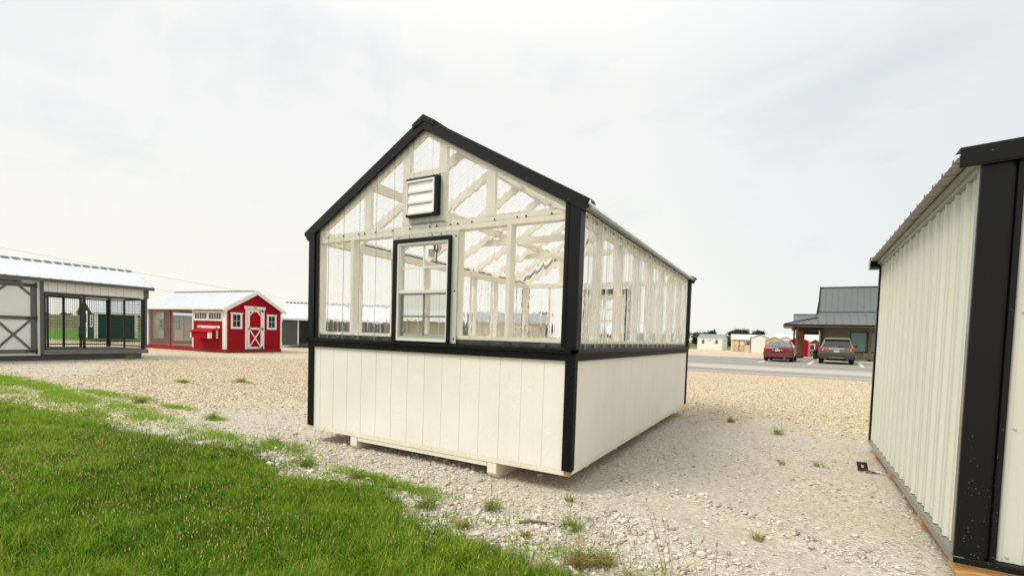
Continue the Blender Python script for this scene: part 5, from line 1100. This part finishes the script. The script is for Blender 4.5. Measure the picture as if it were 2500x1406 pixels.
for i, (x, y, h, w_, lab) in enumerate((
    (-33, 172, 6.3, 4.2, 'dark tree just right of the greenhouse wall, behind the white shed'), (-28.0, 176, 6.8, 3.6, 'dark rounded tree left of the white shed roof'), (-22, 178, 5.4, 3.6, 'low tree directly behind the grey-roofed white shed'),
    (-17.3, 172, 6.5, 3.8, 'tree rising over the right end of the grey shed roof'), (-12.2, 174, 5.6, 3.4, 'lower tree between the white shed and the beige shed'), (-7.6, 176, 6.4, 3.9, 'tall tree behind the gap beside the beige shed'), (-3.6, 178, 6.0, 3.0, 'tree over the left end of the beige shed roof'),
    (-61, 96, 6.8, 3.0, 'dark tree seen low through the clear sheets near the greenhouse corner post'), (-52, 92, 5.6, 3.4, 'bushy tree seen through the clear sheets left of the corner post'), (-46, 98, 7.2, 2.6, 'tall dark tree seen through the clear sheets beside the corner post'), (-57, 104, 5.2, 3.4, 'low bushy tree between the trees seen through the greenhouse'))):
    tree(x, y, h, w_, 11 + i, lab)
# far tree line on the left horizon
rs = np.random.RandomState(8); Ls = []
for i in range(110):
    az_ = R(180 - rs.uniform(10, 62)); rr_ = rs.uniform(300, 330); x = 4.4 + math.cos(az_) * rr_; y = -3.4 + math.sin(az_) * rr_
    Ls.append(leaf_cloud(120, x, y, float(ground_z(x, y)) + .5, rs.uniform(3, 9), 3, rs.uniform(.35, .9), .5, 100 + i))
V, T, A = join_np(Ls); tag(np_mesh('tree_line', V, T, m_leaf, {'rnd': A}), 'far low line of trees and brush on the field horizon', 'tree line', kind='stuff')
# overhead wires, left
def wire(p, q, sag, lab):
    p = Vector(p); q = Vector(q); cu = [p.lerp(q, t) - Vector((0, 0, sag * 4 * t * (1 - t))) for t in np.linspace(0, 1, 24)]
    mb = MB(); mb.tube(cu, .012, 4); tag(part('power_line', mb, m_galv), lab, 'power line', 'thin power lines over the left sheds')
wire((-73.3, -1.1, 10.7), (-40.5, 31.6, 3.9), 0.15, 'thin power line descending from the left edge over the kennel roof')
wire((-41.7, 16.5, 4.05), (-60, 34, 4.5), 0.05, 'short stretch of thin power line above the red coop roof')

# ================================================================== cars
def loft(rings, cap=True):
    mb = MB(); n = len(rings[0])
    for r_ in rings: mb.v += r_
    for i in range(len(rings) - 1):
        for k_ in range(n): mb.f.append((i * n + k_, i * n + (k_ + 1) % n, (i + 1) * n + (k_ + 1) % n, (i + 1) * n + k_))
    if cap: mb.f.append(tuple(range(n))[::-1]); mb.f.append(tuple((len(rings) - 1) * n + k_ for k_ in range(n)))
    return mb
def car(kind, label, loc, rz, paint):
    suv = kind == 'suv'
    t = thing('grey_suv' if suv else 'red_sedan', label, 'car', loc, rz, 'cars parked facing the office')
    def ring(y, w, zb, belt, top, inn=.86):
        h = [(w * .80, zb), (w * .96, zb + .10), (w, zb + (belt - zb) * .55), (w * .985, belt), (w * inn, top)]
        return [(x, y, z) for x, z in h] + [(0, y, top + .02)] + [(-x, y, z) for x, z in h[::-1]]
    if suv: st = [(-.02, .84, .50, .86, 1.02), (.05, .95, .36, .96, 1.10), (.5, 1.0, .30, 1.02, 1.13), (1.6, 1.0, .30, 1.03, 1.12), (3.6, 1.0, .30, 1.02, 1.12), (4.5, .97, .32, .95, 1.02), (4.98, .84, .42, .75, .84)]
    else: st = [(-.01, .74, .42, .78, .93), (.06, .84, .30, .86, 1.00), (.3, .89, .24, .88, 1.02), (.9, .91, .22, .90, 1.01), (2.2, .91, .22, .90, .99), (3.5, .91, .22, .88, .97), (4.4, .87, .25, .78, .85), (4.85, .74, .33, .60, .68)]
    body = part('body', loft([ring(*s) for s in st]), paint, t, smooth=False, bevel=.03)
    for p in body.data.polygons: p.use_smooth = True
    if suv: P = [(.04, 1.08), (.34, 1.62), (.55, 1.74), (1.8, 1.79), (3.0, 1.74), (3.95, 1.12)]; wx = lambda z: .92 - (z - 1.08) * .34
    else: P = [(.62, .99), (1.38, 1.38), (1.75, 1.45), (2.45, 1.44), (3.55, .98)]; wx = lambda z: .83 - (z - .99) * .46
    rings = [[(wx(z) * sx_, y, z if sx_ else z + .025) for sx_ in (1, .6, 0, -.6, -1)] for y, z in P]
    mb = MB(); n = 5
    for r_ in rings: mb.v += r_
    for i in range(len(P) - 1):
        for k_ in range(4): mb.f.append((i * n + k_, i * n + k_ + 1, (i + 1) * n + k_ + 1, (i + 1) * n + k_))
    mb.f.append(tuple(i * n for i in range(len(P)))); mb.f.append(tuple(i * n + 4 for i in range(len(P)))[::-1])
    part('cabin', mb, paint, t, bevel=.03)
    # glass
    def strip(name, y0, y1, f0, f1, mat, out=.012):
        (ya, za), (yb, zb) = y0, y1; A = lambda f, s: Vector((wx(za + (zb - za) * f) * s, ya + (yb - ya) * f, za + (zb - za) * f))
        nrm = Vector((0, -(zb - za), (yb - ya))).normalized() * out
        if yb < ya: nrm = -nrm
        q = [A(f0, .90) + nrm, A(f0, .5) + nrm * 1.6 + Vector((0, 0, .01)), A(f0, 0) + nrm * 1.8 + Vector((0, 0, .025)), A(f0, -.5) + nrm * 1.6 + Vector((0, 0, .01)), A(f0, -.90) + nrm]
        q2 = [A(f1, -.86) + nrm, A(f1, -.5) + nrm * 1.6 + Vector((0, 0, .01)), A(f1, 0) + nrm * 1.8 + Vector((0, 0, .025)), A(f1, .5) + nrm * 1.6 + Vector((0, 0, .01)), A(f1, .86) + nrm]
        mb = MB(); mb.v += [tuple(v) for v in q] + [tuple(v) for v in q2[::-1]]; mb.f += [(i, i + 1, i + 6, i + 5) for i in range(4)]; return part(name, mb, mat, t)
    strip('rear_window', P[0], P[1], .06, .93, m_cglassd if suv else m_cglass)
    strip('windscreen', P[-2], P[-1], .08, .92, m_cglass)
    for s in (-1, 1):
        def sp(y, z): return (s * (wx(z) + .012), y, z)
        cuts = ([(.35, 1.14, 1.48), (1.0, 1.14, 1.62)], [(1.08, 1.14, 1.62), (2.05, 1.14, 1.66)], [(2.13, 1.14, 1.66), (3.35, 1.14, 1.45)]) if suv else ([(1.0, 1.03, 1.14), (1.95, 1.03, 1.38)], [(2.03, 1.03, 1.38), (3.05, 1.03, 1.14)])
        for (y0, z0, z1), (y1, z2, z3) in cuts: mb = MB(); mb.prism([sp(y0, z0), sp(y1, z2), sp(y1, z3), sp(y0, z1)], (s * .003, 0, 0)); part('side_window', mb, m_cglassd, t)
        ym, zm = (3.1, 1.15) if suv else (2.95, 1.02); xm = .95 if suv else .88
        mb = MB(); mb.box(*sorted((s * xm, s * (xm + .10))), ym, ym + .04, zm, zm + .03); mb.prism([(s * (xm + .08), ym - .03, zm - .02), (s * (xm + .26), ym + .0, zm), (s * (xm + .27), ym + .02, zm + .13), (s * (xm + .09), ym, zm + .15)], (0, .10, 0)); part('mirror', mb, m_bsteel if suv else m_redcar, t, bevel=.015)
        # wheels
        for yw in ((.98, 3.85) if suv else (1.0, 3.75)):
            rr_ = .37 if suv else .325; xo = (.99 if suv else .90)
            mb = MB(); n_ = 24
            for xx, q in ((xo, rr_ - .05), (xo - .01, rr_ - .012), (xo - .04, rr_), (xo - .2, rr_), (xo - .24, rr_ - .03)):
                for k_ in range(n_): a = 2 * math.pi * k_ / n_; mb.v.append((s * xx, yw + math.cos(a) * q, rr_ + math.sin(a) * q))
            for i in range(4):
                for k_ in range(n_): mb.f.append((i * n_ + k_, i * n_ + (k_ + 1) % n_, (i + 1) * n_ + (k_ + 1) % n_, (i + 1) * n_ + k_))
            mb.f.append(tuple(range(4 * n_, 5 * n_))); mb.f.append(tuple(range(n_))[::-1])
            wh = part('wheel', mb, m_rubber, t)
            mb = MB(); mb.disc((s * (xo + .001), yw, rr_), (s, 0, 0), .07, .006, 12, .8)
            for k_ in range(7): a = 2 * math.pi * k_ / 7; mb.beam((s * (xo + .004), yw + math.cos(a) * .05, rr_ + math.sin(a) * .05), (s * (xo + .002), yw + math.cos(a) * (rr_ - .10), rr_ + math.sin(a) * (rr_ - .10)), .04, .012, (s, 0, 0))
            mb.tube([(s * (xo + .002), yw + math.cos(a) * (rr_ - .09), rr_ + math.sin(a) * (rr_ - .09)) for a in np.linspace(0, 2 * math.pi, 20)], .012, 5); part('rim', mb, m_rim, wh)
        # arches
            mb = MB(); mb.tube([(s * (xo + .005), yw + math.cos(a) * (rr_ + .05), rr_ + math.sin(a) * (rr_ + .05)) for a in np.linspace(-.1, math.pi + .1, 14)], .03 if suv else .02, 5); part('wheel_arch', mb, m_dkplastic if suv else paint, t)
        # tail lamps wrap the corner
        if suv:
            mb = MB(); mb.prism([(s * .72, .0, .86), (s * .97, .06, .84), (s * .985, .10, 1.08), (s * .80, .02, 1.12), (s * .70, -.01, 1.04)], (0, -.055, 0)); tl = part('tail_lamp', mb, m_tail, t, bevel=.012)
            mb = MB(); mb.prism([(s * .74, -.06, .90), (s * .80, -.055, .90), (s * .80, -.055, 1.05), (s * .74, -.06, 1.04)], (0, -.008, 0)); part('lamp_lens', mb, m_tailc, tl)
            mb = MB(); mb.box(*sorted((s * .50, s * .78)), -.075, -.03, .555, .585); part('reflector', mb, m_tail, t)
            mb = MB(); mb.beam((s * .66, .75, 1.82), (s * .64, 2.9, 1.82), .035, .03); mb.box(*sorted((s * .64, s * .68)), .80, .86, 1.76, 1.81); mb.box(*sorted((s * .62, s * .66)), 2.7, 2.76, 1.75, 1.81); part('roof_rail', mb, m_bsteel, t)
            mb = MB(); mb.tube([(s * .62, .08, .36), (s * .62, -.03, .36)], .04, 10); part('exhaust_pipe', mb, m_chrome, t)
        else:
            mb = MB(); mb.prism([(s * .50, -.02, .84), (s * .86, .04, .76), (s * .885, .12, .88), (s * .80, .03, .97), (s * .62, -.005, .93)], (0, -.05, 0)); tl = part('tail_lamp', mb, m_tail, t, bevel=.012)
            mb = MB(); mb.box(*sorted((s * .21, s * .30)), -.075, -.058, .76, .83); part('lamp_lens', mb, m_tailc, t)
    if suv:
        mb = MB(); mb.prism([(-.93, .06, .36), (.93, .06, .36), (.98, .10, .62), (-.98, .10, .62)], (0, -.14, 0)); part('rear_bumper', mb, m_dkplastic, t, bevel=.02)
        mb = MB(); mb.prism([(-.42, -.085, .40), (.42, -.085, .40), (.36, -.085, .48), (-.36, -.085, .48)], (0, -.008, 0)); part('skid_plate', mb, m_greyflash, t)
        mb = MB(); mb.prism([(-.95, .06, .63), (.95, .06, .63), (.90, .0, .76), (-.90, .0, .76)], (0, -.09, 0)); part('bumper_panel', mb, paint, t, bevel=.02)
        mb = MB(); mb.prism([(-.70, -.035, .78), (.70, -.035, .78), (.70, -.02, 1.06), (-.70, -.02, 1.06)], (0, -.02, 0)); tg = part('tailgate', mb, paint, t, bevel=.012)
        mb = MB(); mb.prism([(-.45, -.062, 1.00), (.45, -.062, 1.00), (.41, -.056, 1.045), (-.41, -.056, 1.045)], (0, -.018, 0)); part('chrome_bar', mb, m_chrome, tg, bevel=.006)
        pz, ph, py_ = .80, .13, -.064
        mb = MB(); mb.prism([(-.72, .30, 1.66), (.72, .30, 1.66), (.66, .50, 1.77), (-.66, .50, 1.77)], (0, -.13, -.005)); part('spoiler', mb, paint, t, bevel=.015)
        mb = MB(); mb.beam((-.02, .035, 1.17), (.34, .05, 1.20), .02, .025); part('rear_wiper', mb, m_bsteel, t)
        mb = MB(); mb.box(-.85, .85, .1, 4.6, .24, .32); part('underbody', mb, m_rubber, t)
    else:
        mb = MB(); mb.prism([(-.80, .03, .30), (.80, .03, .30), (.88, .10, .56), (.86, .06, .66), (-.86, .06, .66), (-.88, .10, .56)], (0, -.12, 0)); part('rear_bumper', mb, paint, t, bevel=.025)
        mb = MB(); mb.prism([(-.46, -.02, .70), (.46, -.02, .70), (.55, -.015, .93), (-.55, -.015, .93)], (0, -.02, 0)); tg = part('boot_lid', mb, paint, t, bevel=.012)
        mb = MB(); mb.prism([(-.33, -.045, .72), (.33, -.045, .72), (.30, -.04, .85), (-.30, -.04, .85)], (0, -.006, 0)); part('plate_recess', mb, m_maroon, tg)
        mb = MB(); mb.disc((0, -.037, .90), (0, -1, .1), .04, .008, 12, .7); part('badge', mb, m_chrome, tg)
        pz, ph, py_ = .73, .12, -.055
        mb = MB(); mb.box(-.12, .12, .98, 1.0, 1.23, 1.245); part('brake_light', mb, m_tail, t); mb = MB(); mb.tube([(.45, .1, .27), (.45, -.03, .27)], .035, 10); part('exhaust_pipe', mb, m_chrome, t)
        mb = MB(); mb.box(-.78, .78, .1, 4.5, .17, .25); part('underbody', mb, m_rubber, t)
    mb = MB(); mb.box(-.155, .155, py_ - .008, py_, pz, pz + ph); pl_ = part('licence_plate', mb, m_plate, t)
    mb = MB(); r_ = random.Random(3 if suv else 7)
    for i in range(7):
        if i == 3: continue
        x = -.12 + i * .036; mb.box(x, x + .008, py_ - .0095, py_ - .0082, pz + .035, pz + ph - .03)
        for zz in r_.sample([.036, .058, .08], 2): mb.box(x + .0082, x + .022, py_ - .0095, py_ - .0082, pz + zz, pz + zz + .009)
    part('plate_characters', mb, m_dkplastic, pl_)
    return t
car('sedan', 'wine red sedan parked left of the cedar porch, seen from behind', (4.02, 34.45, -.115), -.085, m_redcar)
car('suv', 'grey-green SUV with black roof rails parked in front of the office window', (7.44, 34.75, -.115), -.078, m_suv)

# ================================================================== loose stones, lawn and weeds
CAMX, CAMY = 4.44, -3.41
def ico():
    b = bmesh.new(); bmesh.ops.create_icosphere(b, subdivisions=1, radius=1.0); v = np.array([x.co[:] for x in b.verts]); f = np.array([[q.index for q in p.verts] for p in b.faces]); b.free(); return v, f
def ico2():
    b = bmesh.new(); bmesh.ops.create_icosphere(b, subdivisions=2, radius=1.0); v = np.array([x.co[:] for x in b.verts]); f = np.array([[q.index for q in p.verts] for p in b.faces]); b.free(); return v, f
def stones(name, P, size, seed, mat, label, base, flat=.62, variants=12, sink=.25, bright=None):
    rs = np.random.RandomState(seed); V0, F0 = base; nv = len(V0); n = len(P)
    shapes = []
    for k_ in range(variants):
        v = V0.copy(); q = rs.normal(size=(5, 3)); q /= np.linalg.norm(q, axis=1)[:, None]
        for d in q: m_ = v @ d; cut = rs.uniform(.45, .8); v = v - np.outer(np.maximum(m_ - cut, 0), d)      # chipped facets
        v *= 1 + .10 * rs.normal(size=(nv, 1)); v *= [1, rs.uniform(.6, .95), rs.uniform(flat * .75, flat * 1.2)]; shapes.append(v)
    S = np.array(shapes)[rs.randint(0, variants, n)]
    a = rs.rand(n) * 6.283; c, s = np.cos(a), np.sin(a); tl = rs.normal(scale=.25, size=n)
    x = S[:, :, 0] * c[:, None] - S[:, :, 1] * s[:, None]; y = S[:, :, 0] * s[:, None] + S[:, :, 1] * c[:, None]; z = S[:, :, 2] + x * tl[:, None]
    W = np.stack([x, y, z], 2) * size[:, None, None]; W += np.stack([P[:, 0], P[:, 1], ground_z(P[:, 0], P[:, 1]) + size * (flat * .8 - sink)], 1)[:, None]
    T = (F0[None] + (np.arange(n) * nv)[:, None, None]).reshape(-1, 3); r_ = rs.rand(n) if bright is None else np.clip(bright + .22 * rs.normal(size=n), 0, 1)
    o = np_mesh(name, W.reshape(-1, 3), T, mat, {'rnd': np.repeat(r_, nv)}); tag(o, label, kind='stuff'); return o
rs = np.random.RandomState(21)
def pick(n, x0, x1, y0, y1, dens):
    x = rs.uniform(x0, x1, n); y = rs.uniform(y0, y1, n); k_ = rs.rand(n) < dens(x, y); return np.stack([x[k_], y[k_]], 1)
def inlawn(x, y): return (y < lawn_edge(x) - .05 + (fbm(x * 3.1, y * 3.1) - .5) * .3) & (x < 3.95)
def ruts(x, y):
    r_ = 0
    for c0 in (.35, -.55): d = y - (c0 - .42 * (x - 3.9) + .1 * np.sin(x * 2)); r_ = r_ + np.exp(-(d / .11) ** 2)
    return r_ * sstep(2.8, 3.6, x)
def coarse(x, y):      # where big white stones lie thick: the strip between lawn and yard, and the rut shoulders
    e_ = y - lawn_edge(x); strip = sstep(1.3, .25, e_) * sstep(-.5, -.05, e_) * sstep(-2.5, 1.0, x) * np.where(x < 4.1, 1, sstep(4.7, 4.1, x))
    low = sstep(-.35, -1.0, y) * sstep(2.2, 3.0, x) * (x > 3.0)
    return np.clip(np.maximum(strip, low) * (.5 + .9 * fbm(x * 2.2, y * 2.2)) + .75 * ruts(x, y), 0, 1)
grn = lambda x, y: grey_zone(x, y)
big = pick(60000, -3, 6.2, -2.6, 2.5, lambda x, y: np.where(inlawn(x, y), .02, 1) * np.clip(coarse(x, y) ** 1.3 * .95 + .03, 0, 1))
stones('limestone_rocks', big, np.clip(.007 + rs.exponential(.0055, len(big)), 0, .034), 1, m_stone, 'chunky white limestone rocks along the lawn edge and wheel ruts', ico2(), bright=np.full(len(big), .50))
mid = pick(230000, -6, 7.5, -2.8, 7, lambda x, y: np.where(inlawn(x, y), .03, 1) * grn(x, y) * (.20 + .80 * coarse(x, y)) * (.55 + .9 * (fbm(x * 1.7 + 4, y * 1.7) > .5)))
stones('limestone_gravel', mid, .0045 + .0075 * rs.rand(len(mid)) ** 2, 2, m_stone, 'pale crushed limestone gravel', ico(), flat=.6, bright=np.full(len(mid), .5))
og = pick(230000, -13, 8.5, -1.6, 17.2, lambda x, y: np.where(inlawn(x, y), .02, 1) * (1 - .985 * grn(x, y)) * np.where(np.hypot(x - CAMX, y - CAMY) < 15, 1, .6))
# nothing under the greenhouse far side that cannot be seen
stones('tan_gravel', og, .011 + .016 * rs.rand(len(og)) ** 1.5, 3, m_ostone, 'tan and rust creek gravel spread over the yard', ico(), flat=.6, bright=np.full(len(og), .52))

# lawn
def blades(P, h, w, lean, seed, curl=.5, up=None):
    rs_ = np.random.RandomState(seed); n = len(P); a = rs_.rand(n) * 6.283; dx, dy = np.cos(a), np.sin(a); la = rs_.rand(n) * 6.283; lx, ly = np.cos(la) * lean, np.sin(la) * lean
    z0 = ground_z(P[:, 0], P[:, 1]) - .004 if up is None else up
    V = np.zeros((n, 7, 3)); lv = [(0, 1.0, 0), (.35, .85, .25), (.72, .55, .62), (1.0, 0, 1.0)]
    for i, (f, ww, lf) in enumerate(lv):
        cx = P[:, 0] + lx * h * lf ** 1.5; cyy = P[:, 1] + ly * h * lf ** 1.5; cz = z0 + h * f * (1 - curl * lf * np.minimum(lean, 1) * .6)
        if i < 3:
            V[:, 2 * i] = np.stack([cx - dx * w * ww / 2, cyy - dy * w * ww / 2, cz], 1); V[:, 2 * i + 1] = np.stack([cx + dx * w * ww / 2, cyy + dy * w * ww / 2, cz], 1)
        else: V[:, 6] = np.stack([cx, cyy, cz], 1)
    t0 = np.array([[0, 1, 3], [0, 3, 2], [2, 3, 5], [2, 5, 4], [4, 5, 6]]); T = (t0[None] + (np.arange(n) * 7)[:, None, None]).reshape(-1, 3)
    return V.reshape(-1, 3), T
def lawn_dens(x, y):
    e_ = lawn_edge(x) - y + (fbm(x * 3.1, y * 3.1) - .5) * .34 + (fbm(x * 9, y * 9, 2) - .5) * .18 + (fbm(x * .9 + 3, y * 1.6, 3) - .5) * 1.1 * sstep(.5, -3, x)
    d = sstep(-.05, .26, e_)
    d = np.maximum(d, .22 * sstep(-.50, -.05, e_) * (fbm(x * 6, y * 6, 2) > .52))
    return d * np.where(x < 3.95, 1, 0)
def bare(x, y): return np.clip(np.exp(-(((x + .9) / .9) ** 2 + ((y + 1.85 + .15 * (x + .9)) / .07) ** 2)) + .8 * np.exp(-(((x - .2) / .45) ** 2 + ((y + 1.32) / .06) ** 2)), 0, 1)
LP = []
for n, x0, x1, y0, y1 in ((260000, -1.5, 4.0, -3.0, -.5), (120000, -6, -1.5, -3.0, -.6), (30000, -11.5, -6, -3.2, -.9), (60000, -2, 4.0, -4.6, -3.0)):
    p = pick(n, x0, x1, y0, y1, lambda x, y: lawn_dens(x, y) * (1 - .9 * bare(x, y)) * (.55 + .6 * fbm(x * 5, y * 5, 2))); LP.append(p)
P = np.concatenate(LP); n = len(P)
dist = np.hypot(P[:, 0] - CAMX, P[:, 1] - CAMY)
clump = fbm(P[:, 0] * 2.3, P[:, 1] * 2.3, 3); fine = fbm(P[:, 0] * 11 + 3, P[:, 1] * 11, 2)
h = (.016 + .066 * clump + .040 * fine) * (.5 + .95 * rs.rand(n)) * (1 - .35 * sstep(.25, 0, lawn_edge(P[:, 0]) - P[:, 1]))
w_ = (.0028 + .0034 * rs.rand(n)) * (1 + .10 * np.clip(dist - 3, 0, 6))
V, T = blades(P, h, w_, .15 + .75 * rs.rand(n) ** 1.5, 31)
patch = fbm(P[:, 0] * 1.1 + 40, P[:, 1] * 1.1, 3)
tiny = vnoise(P[:, 0] * 30, P[:, 1] * 30)
col_ = np.clip(.40 + .5 * (patch - .5) + .24 * rs.normal(size=n) + .45 * (fine - .5) + .40 * (tiny - .5), 0, .93); col_ = np.where(rs.rand(n) < .07, .98, col_)
tag(np_mesh('lawn_grass', V, T, m_grass, {'rnd': np.repeat(col_, 7)}), 'bright green uncut grass filling the lower left corner', kind='stuff')
# thin green patches beyond the lawn edge, left
patches = [(-8.3, -.35, 1.6, .25), (-8.6, -.30, 1.8, .35), (-9.5, -.45, 2.2, .45), (-7.4, -.45, 1.6, .30), (-6.2, -.25, 1.2, .22), (-5.0, -.35, 1.2, .25), (-7.2, -.1, 1.3, .22), (-5.4, .10, .8, .16), (-4.4, .25, .6, .14), (-3.6, -.2, .9, .28), (-2.6, -.45, 1.0, .22), (-1.5, -.45, .8, .22), (-.6, -.42, .7, .20), (.2, -.38, .5, .14), (-3.1, .15, .4, .12), (-5.6, 2.6, .35, .12), (-6.2, 1.75, .3, .08), (-1.9, 0.0, .25, .10), (.45, -.5, .45, .12), (1.5, -.62, .4, .10), (2.0, -.62, .45, .10), (-6.5, -.75, 2.2, .5), (-9.5, -.9, 2.5, .7), (-4.6, -.6, 1.5, .35)]
PP = []
for x, y, a, b in patches: m_ = int(3600 * (a * b) ** .5 * 1.2); q = rs.normal(size=(m_, 2)) * [a * .5, b * .5] + [x, y]; PP.append(q[rs.rand(m_) < (.25 + .9 * (fbm(q[:, 0] * 4, q[:, 1] * 4, 2) > .48))])
P = np.concatenate(PP); n = len(P); V, T = blades(P, .025 + .055 * rs.rand(n), .003 + .004 * rs.rand(n), .3 + .9 * rs.rand(n), 33)
tag(np_mesh('sparse_grass', V, T, m_grass, {'rnd': np.repeat(np.clip(.25 + .6 * rs.rand(n), 0, 1), 7)}), 'thin patchy grass creeping over the gravel beyond the lawn', kind='stuff')
# grass seed heads on stems
def heads(P, h, seed, lean=.25):
    rs_ = np.random.RandomState(seed); n = len(P); a = rs_.rand(n) * 6.283; lx, ly = np.cos(a) * lean * rs_.rand(n), np.sin(a) * lean * rs_.rand(n); z0 = ground_z(P[:, 0], P[:, 1])
    V = []; A = []; rr_ = .0007 + np.zeros(n)
    L0 = rs_.uniform(.016, .030, n); R0 = rs_.uniform(.0026, .0040, n)
    B = np.stack([P[:, 0], P[:, 1], z0], 1); tip = B + np.stack([lx * h, ly * h, h], 1); d = tip - B; d /= np.linalg.norm(d, axis=1)[:, None]
    out_v = np.zeros((n, 14, 3)); ang = [0, 2.094, 4.189]
    for k_, q in enumerate(ang): off = np.array([math.cos(q), math.sin(q), 0]); out_v[:, k_] = B + off * .0011; out_v[:, 3 + k_] = tip + off * .0008
    for k_ in range(4): q = k_ * math.pi / 2; off = np.array([math.cos(q), math.sin(q), 0]); out_v[:, 7 + k_] = tip + d * (L0 * .35)[:, None] + off * R0[:, None]
    out_v[:, 6] = tip; out_v[:, 11] = tip + d * L0[:, None]
    t0 = np.array([[0, 1, 4], [0, 4, 3], [1, 2, 5], [1, 5, 4], [2, 0, 3], [2, 3, 5]] + [[6, 7 + k_, 7 + (k_ + 1) % 4] for k_ in range(4)] + [[11, 7 + (k_ + 1) % 4, 7 + k_] for k_ in range(4)])
    out_v = out_v[:, :12]; T = (t0[None] + (np.arange(n) * 12)[:, None, None]).reshape(-1, 3); return out_v.reshape(-1, 3), T, 12
P = pick(24000, -7, 4.0, -3.0, -.6, lambda x, y: (lawn_dens(x, y) > .8) * np.clip(2.2 * (fbm(x * 1.6 + 7, y * 1.6, 3) - .33), .06, 1) * .62); n = len(P)
V, T, k_ = heads(P, .055 + .045 * rs.rand(n), 5); tag(np_mesh('grass_seed_heads', V, T, m_seed, {'rnd': (np.stack([np.zeros(n)] * 6 + [.3 + .7 * rs.rand(n)] * 6, 1)).ravel()}), 'straw-coloured seed heads standing in the lawn', kind='stuff')
# weeds growing out of the stones, each a plant of its own
def weed(x, y, s, seed, label, red=.3, nb=45, heads_=3, lean=1.0, flat=.6):
    s *= 1.8; nb = int(nb * 1.7)
    r_ = np.random.RandomState(seed); n = nb; z = float(ground_z(x, y)); rad = s * .62
    B = r_.normal(size=(n, 2)) * rad * .35; hh = s * r_.uniform(.35, 1.0, n); s_ = s; V, T = blades(B, hh, .0035 + .0035 * r_.rand(n), lean * (.45 + 1.25 * r_.rand(n)), seed + 1, up=np.zeros(n))
    c_ = np.repeat(np.where(r_.rand(n) < red, r_.uniform(0, .35, n), r_.uniform(.4, 1, n)), 7)
    t = thing('weed', label, 'weed', (x, y, z), 0, 'weeds rooted in the gravel'); o = np_mesh('blades', V, T, m_weed, {'rnd': c_}); o.parent = t
    if heads_:
        Q = r_.normal(size=(heads_, 2)) * rad * .3; Vh, Th, k2 = heads(Q + [x, y], s * r_.uniform(1.1, 2.2, heads_), seed + 2, .6); Vh = Vh - [x, y, z]
        for a_ in range(heads_):
            sl_ = slice(a_ * 12 + 6, a_ * 12 + 12); c0 = Vh[sl_].mean(0); Vh[sl_] = (Vh[sl_] - c0) * 1.35 + c0
        o = np_mesh('seed_heads', Vh, Th, m_seed, {'rnd': (np.stack([np.zeros(heads_)] * 6 + [.25 + .4 * r_.rand(heads_)] * 6, 1)).ravel()}); o.parent = t
for i, a in enumerate((
    (2.344, -.85, .085, .25, 90, 4, 'bushy green weed at the stony tip of the lawn, below the left skid end'),
    (2.725, -.61, .075, .2, 60, 3, 'green weed just below the right-hand skid of the greenhouse'),
    (2.748, -.98, .06, .5, 50, 2, 'half-dried brown weed at the lawn edge left of the twig'),
    (3.128, -.175, .05, .35, 22, 4, 'small reddish weed under the greenhouse front corner'),
    (3.318, -.592, .08, .15, 75, 5, 'tall green weed with seed stalks right of the twig'),
    (3.146, -.88, .035, .8, 45, 0, 'flat brown weed lying below the twig'),
    (3.56, -1.04, .085, .55, 130, 4, 'wide brown and green weed clump near the bottom edge'),
    (3.66, -.96, .075, .35, 80, 3, 'weed clump joined to the right of the wide brown clump'),
    (3.84, -1.08, .07, .5, 50, 3, 'reddish weed cut by the bottom edge of the picture'),
    (3.98, -.93, .10, .1, 10, 6, 'thin tall seed stalks beside the reddish weed at the bottom edge'),
    (4.20, -1.05, .08, .15, 30, 3, 'sparse green weed at the bottom edge, farthest right of the near weeds'),
    (4.357, -.08, .05, .6, 34, 0, 'low red-stemmed weed sprawling alone on the open gravel'),
    (4.427, 3.84, .09, .4, 50, 1, 'weed clump on tan gravel between the greenhouse and metal shed'),
    (4.793, 2.2, .05, .1, 34, 0, 'small dark green weed left of the steel bracket'),
    (4.48, 2.03, .05, .3, 14, 1, 'tiny sprig beside the stone ridge on the open yard'),
    (3.79, 4.55, .08, .6, 60, 1, 'rusty brown weed patch behind the greenhouse corner'),
    (1.48, -.69, .06, .25, 55, 4, 'weed in the stones between the lawn and the left skid'),
    (.87, -.69, .08, .1, 90, 6, 'green weed at the lawn tip below the greenhouse left corner'),
    (1.85, -.66, .05, .5, 50, 2, 'brownish weed between the two skids at the lawn edge'),
    (-1.9, .0, .09, .15, 70, 2, 'green weed left of the greenhouse left corner trim'),
    (-.1, -.35, .10, .2, 40, 6, 'leggy weed with tall seed stalks left of the greenhouse'),
    (.35, -.42, .08, .5, 25, 5, 'thin weed with drooping seed heads below the left corner trim'),
    (-5.618, 2.6, .10, .6, 90, 0, 'brown and green weed patch far left on the tan gravel'),
    (-6.18, 1.74, .08, .1, 70, 0, 'small round green weed far left on the tan gravel'),
    (-3.97, .08, .10, .3, 120, 1, 'bushy weed at the far edge of the lawn patches'),
    (-13.55, 3.75, .22, .1, 60, 0, 'grass tuft growing under the front edge of the kennel deck'))):
    x, y, s, red, nb_, hd, lab = a; weed(x, y, s, 300 + i * 7, lab, red, nb_, hd)
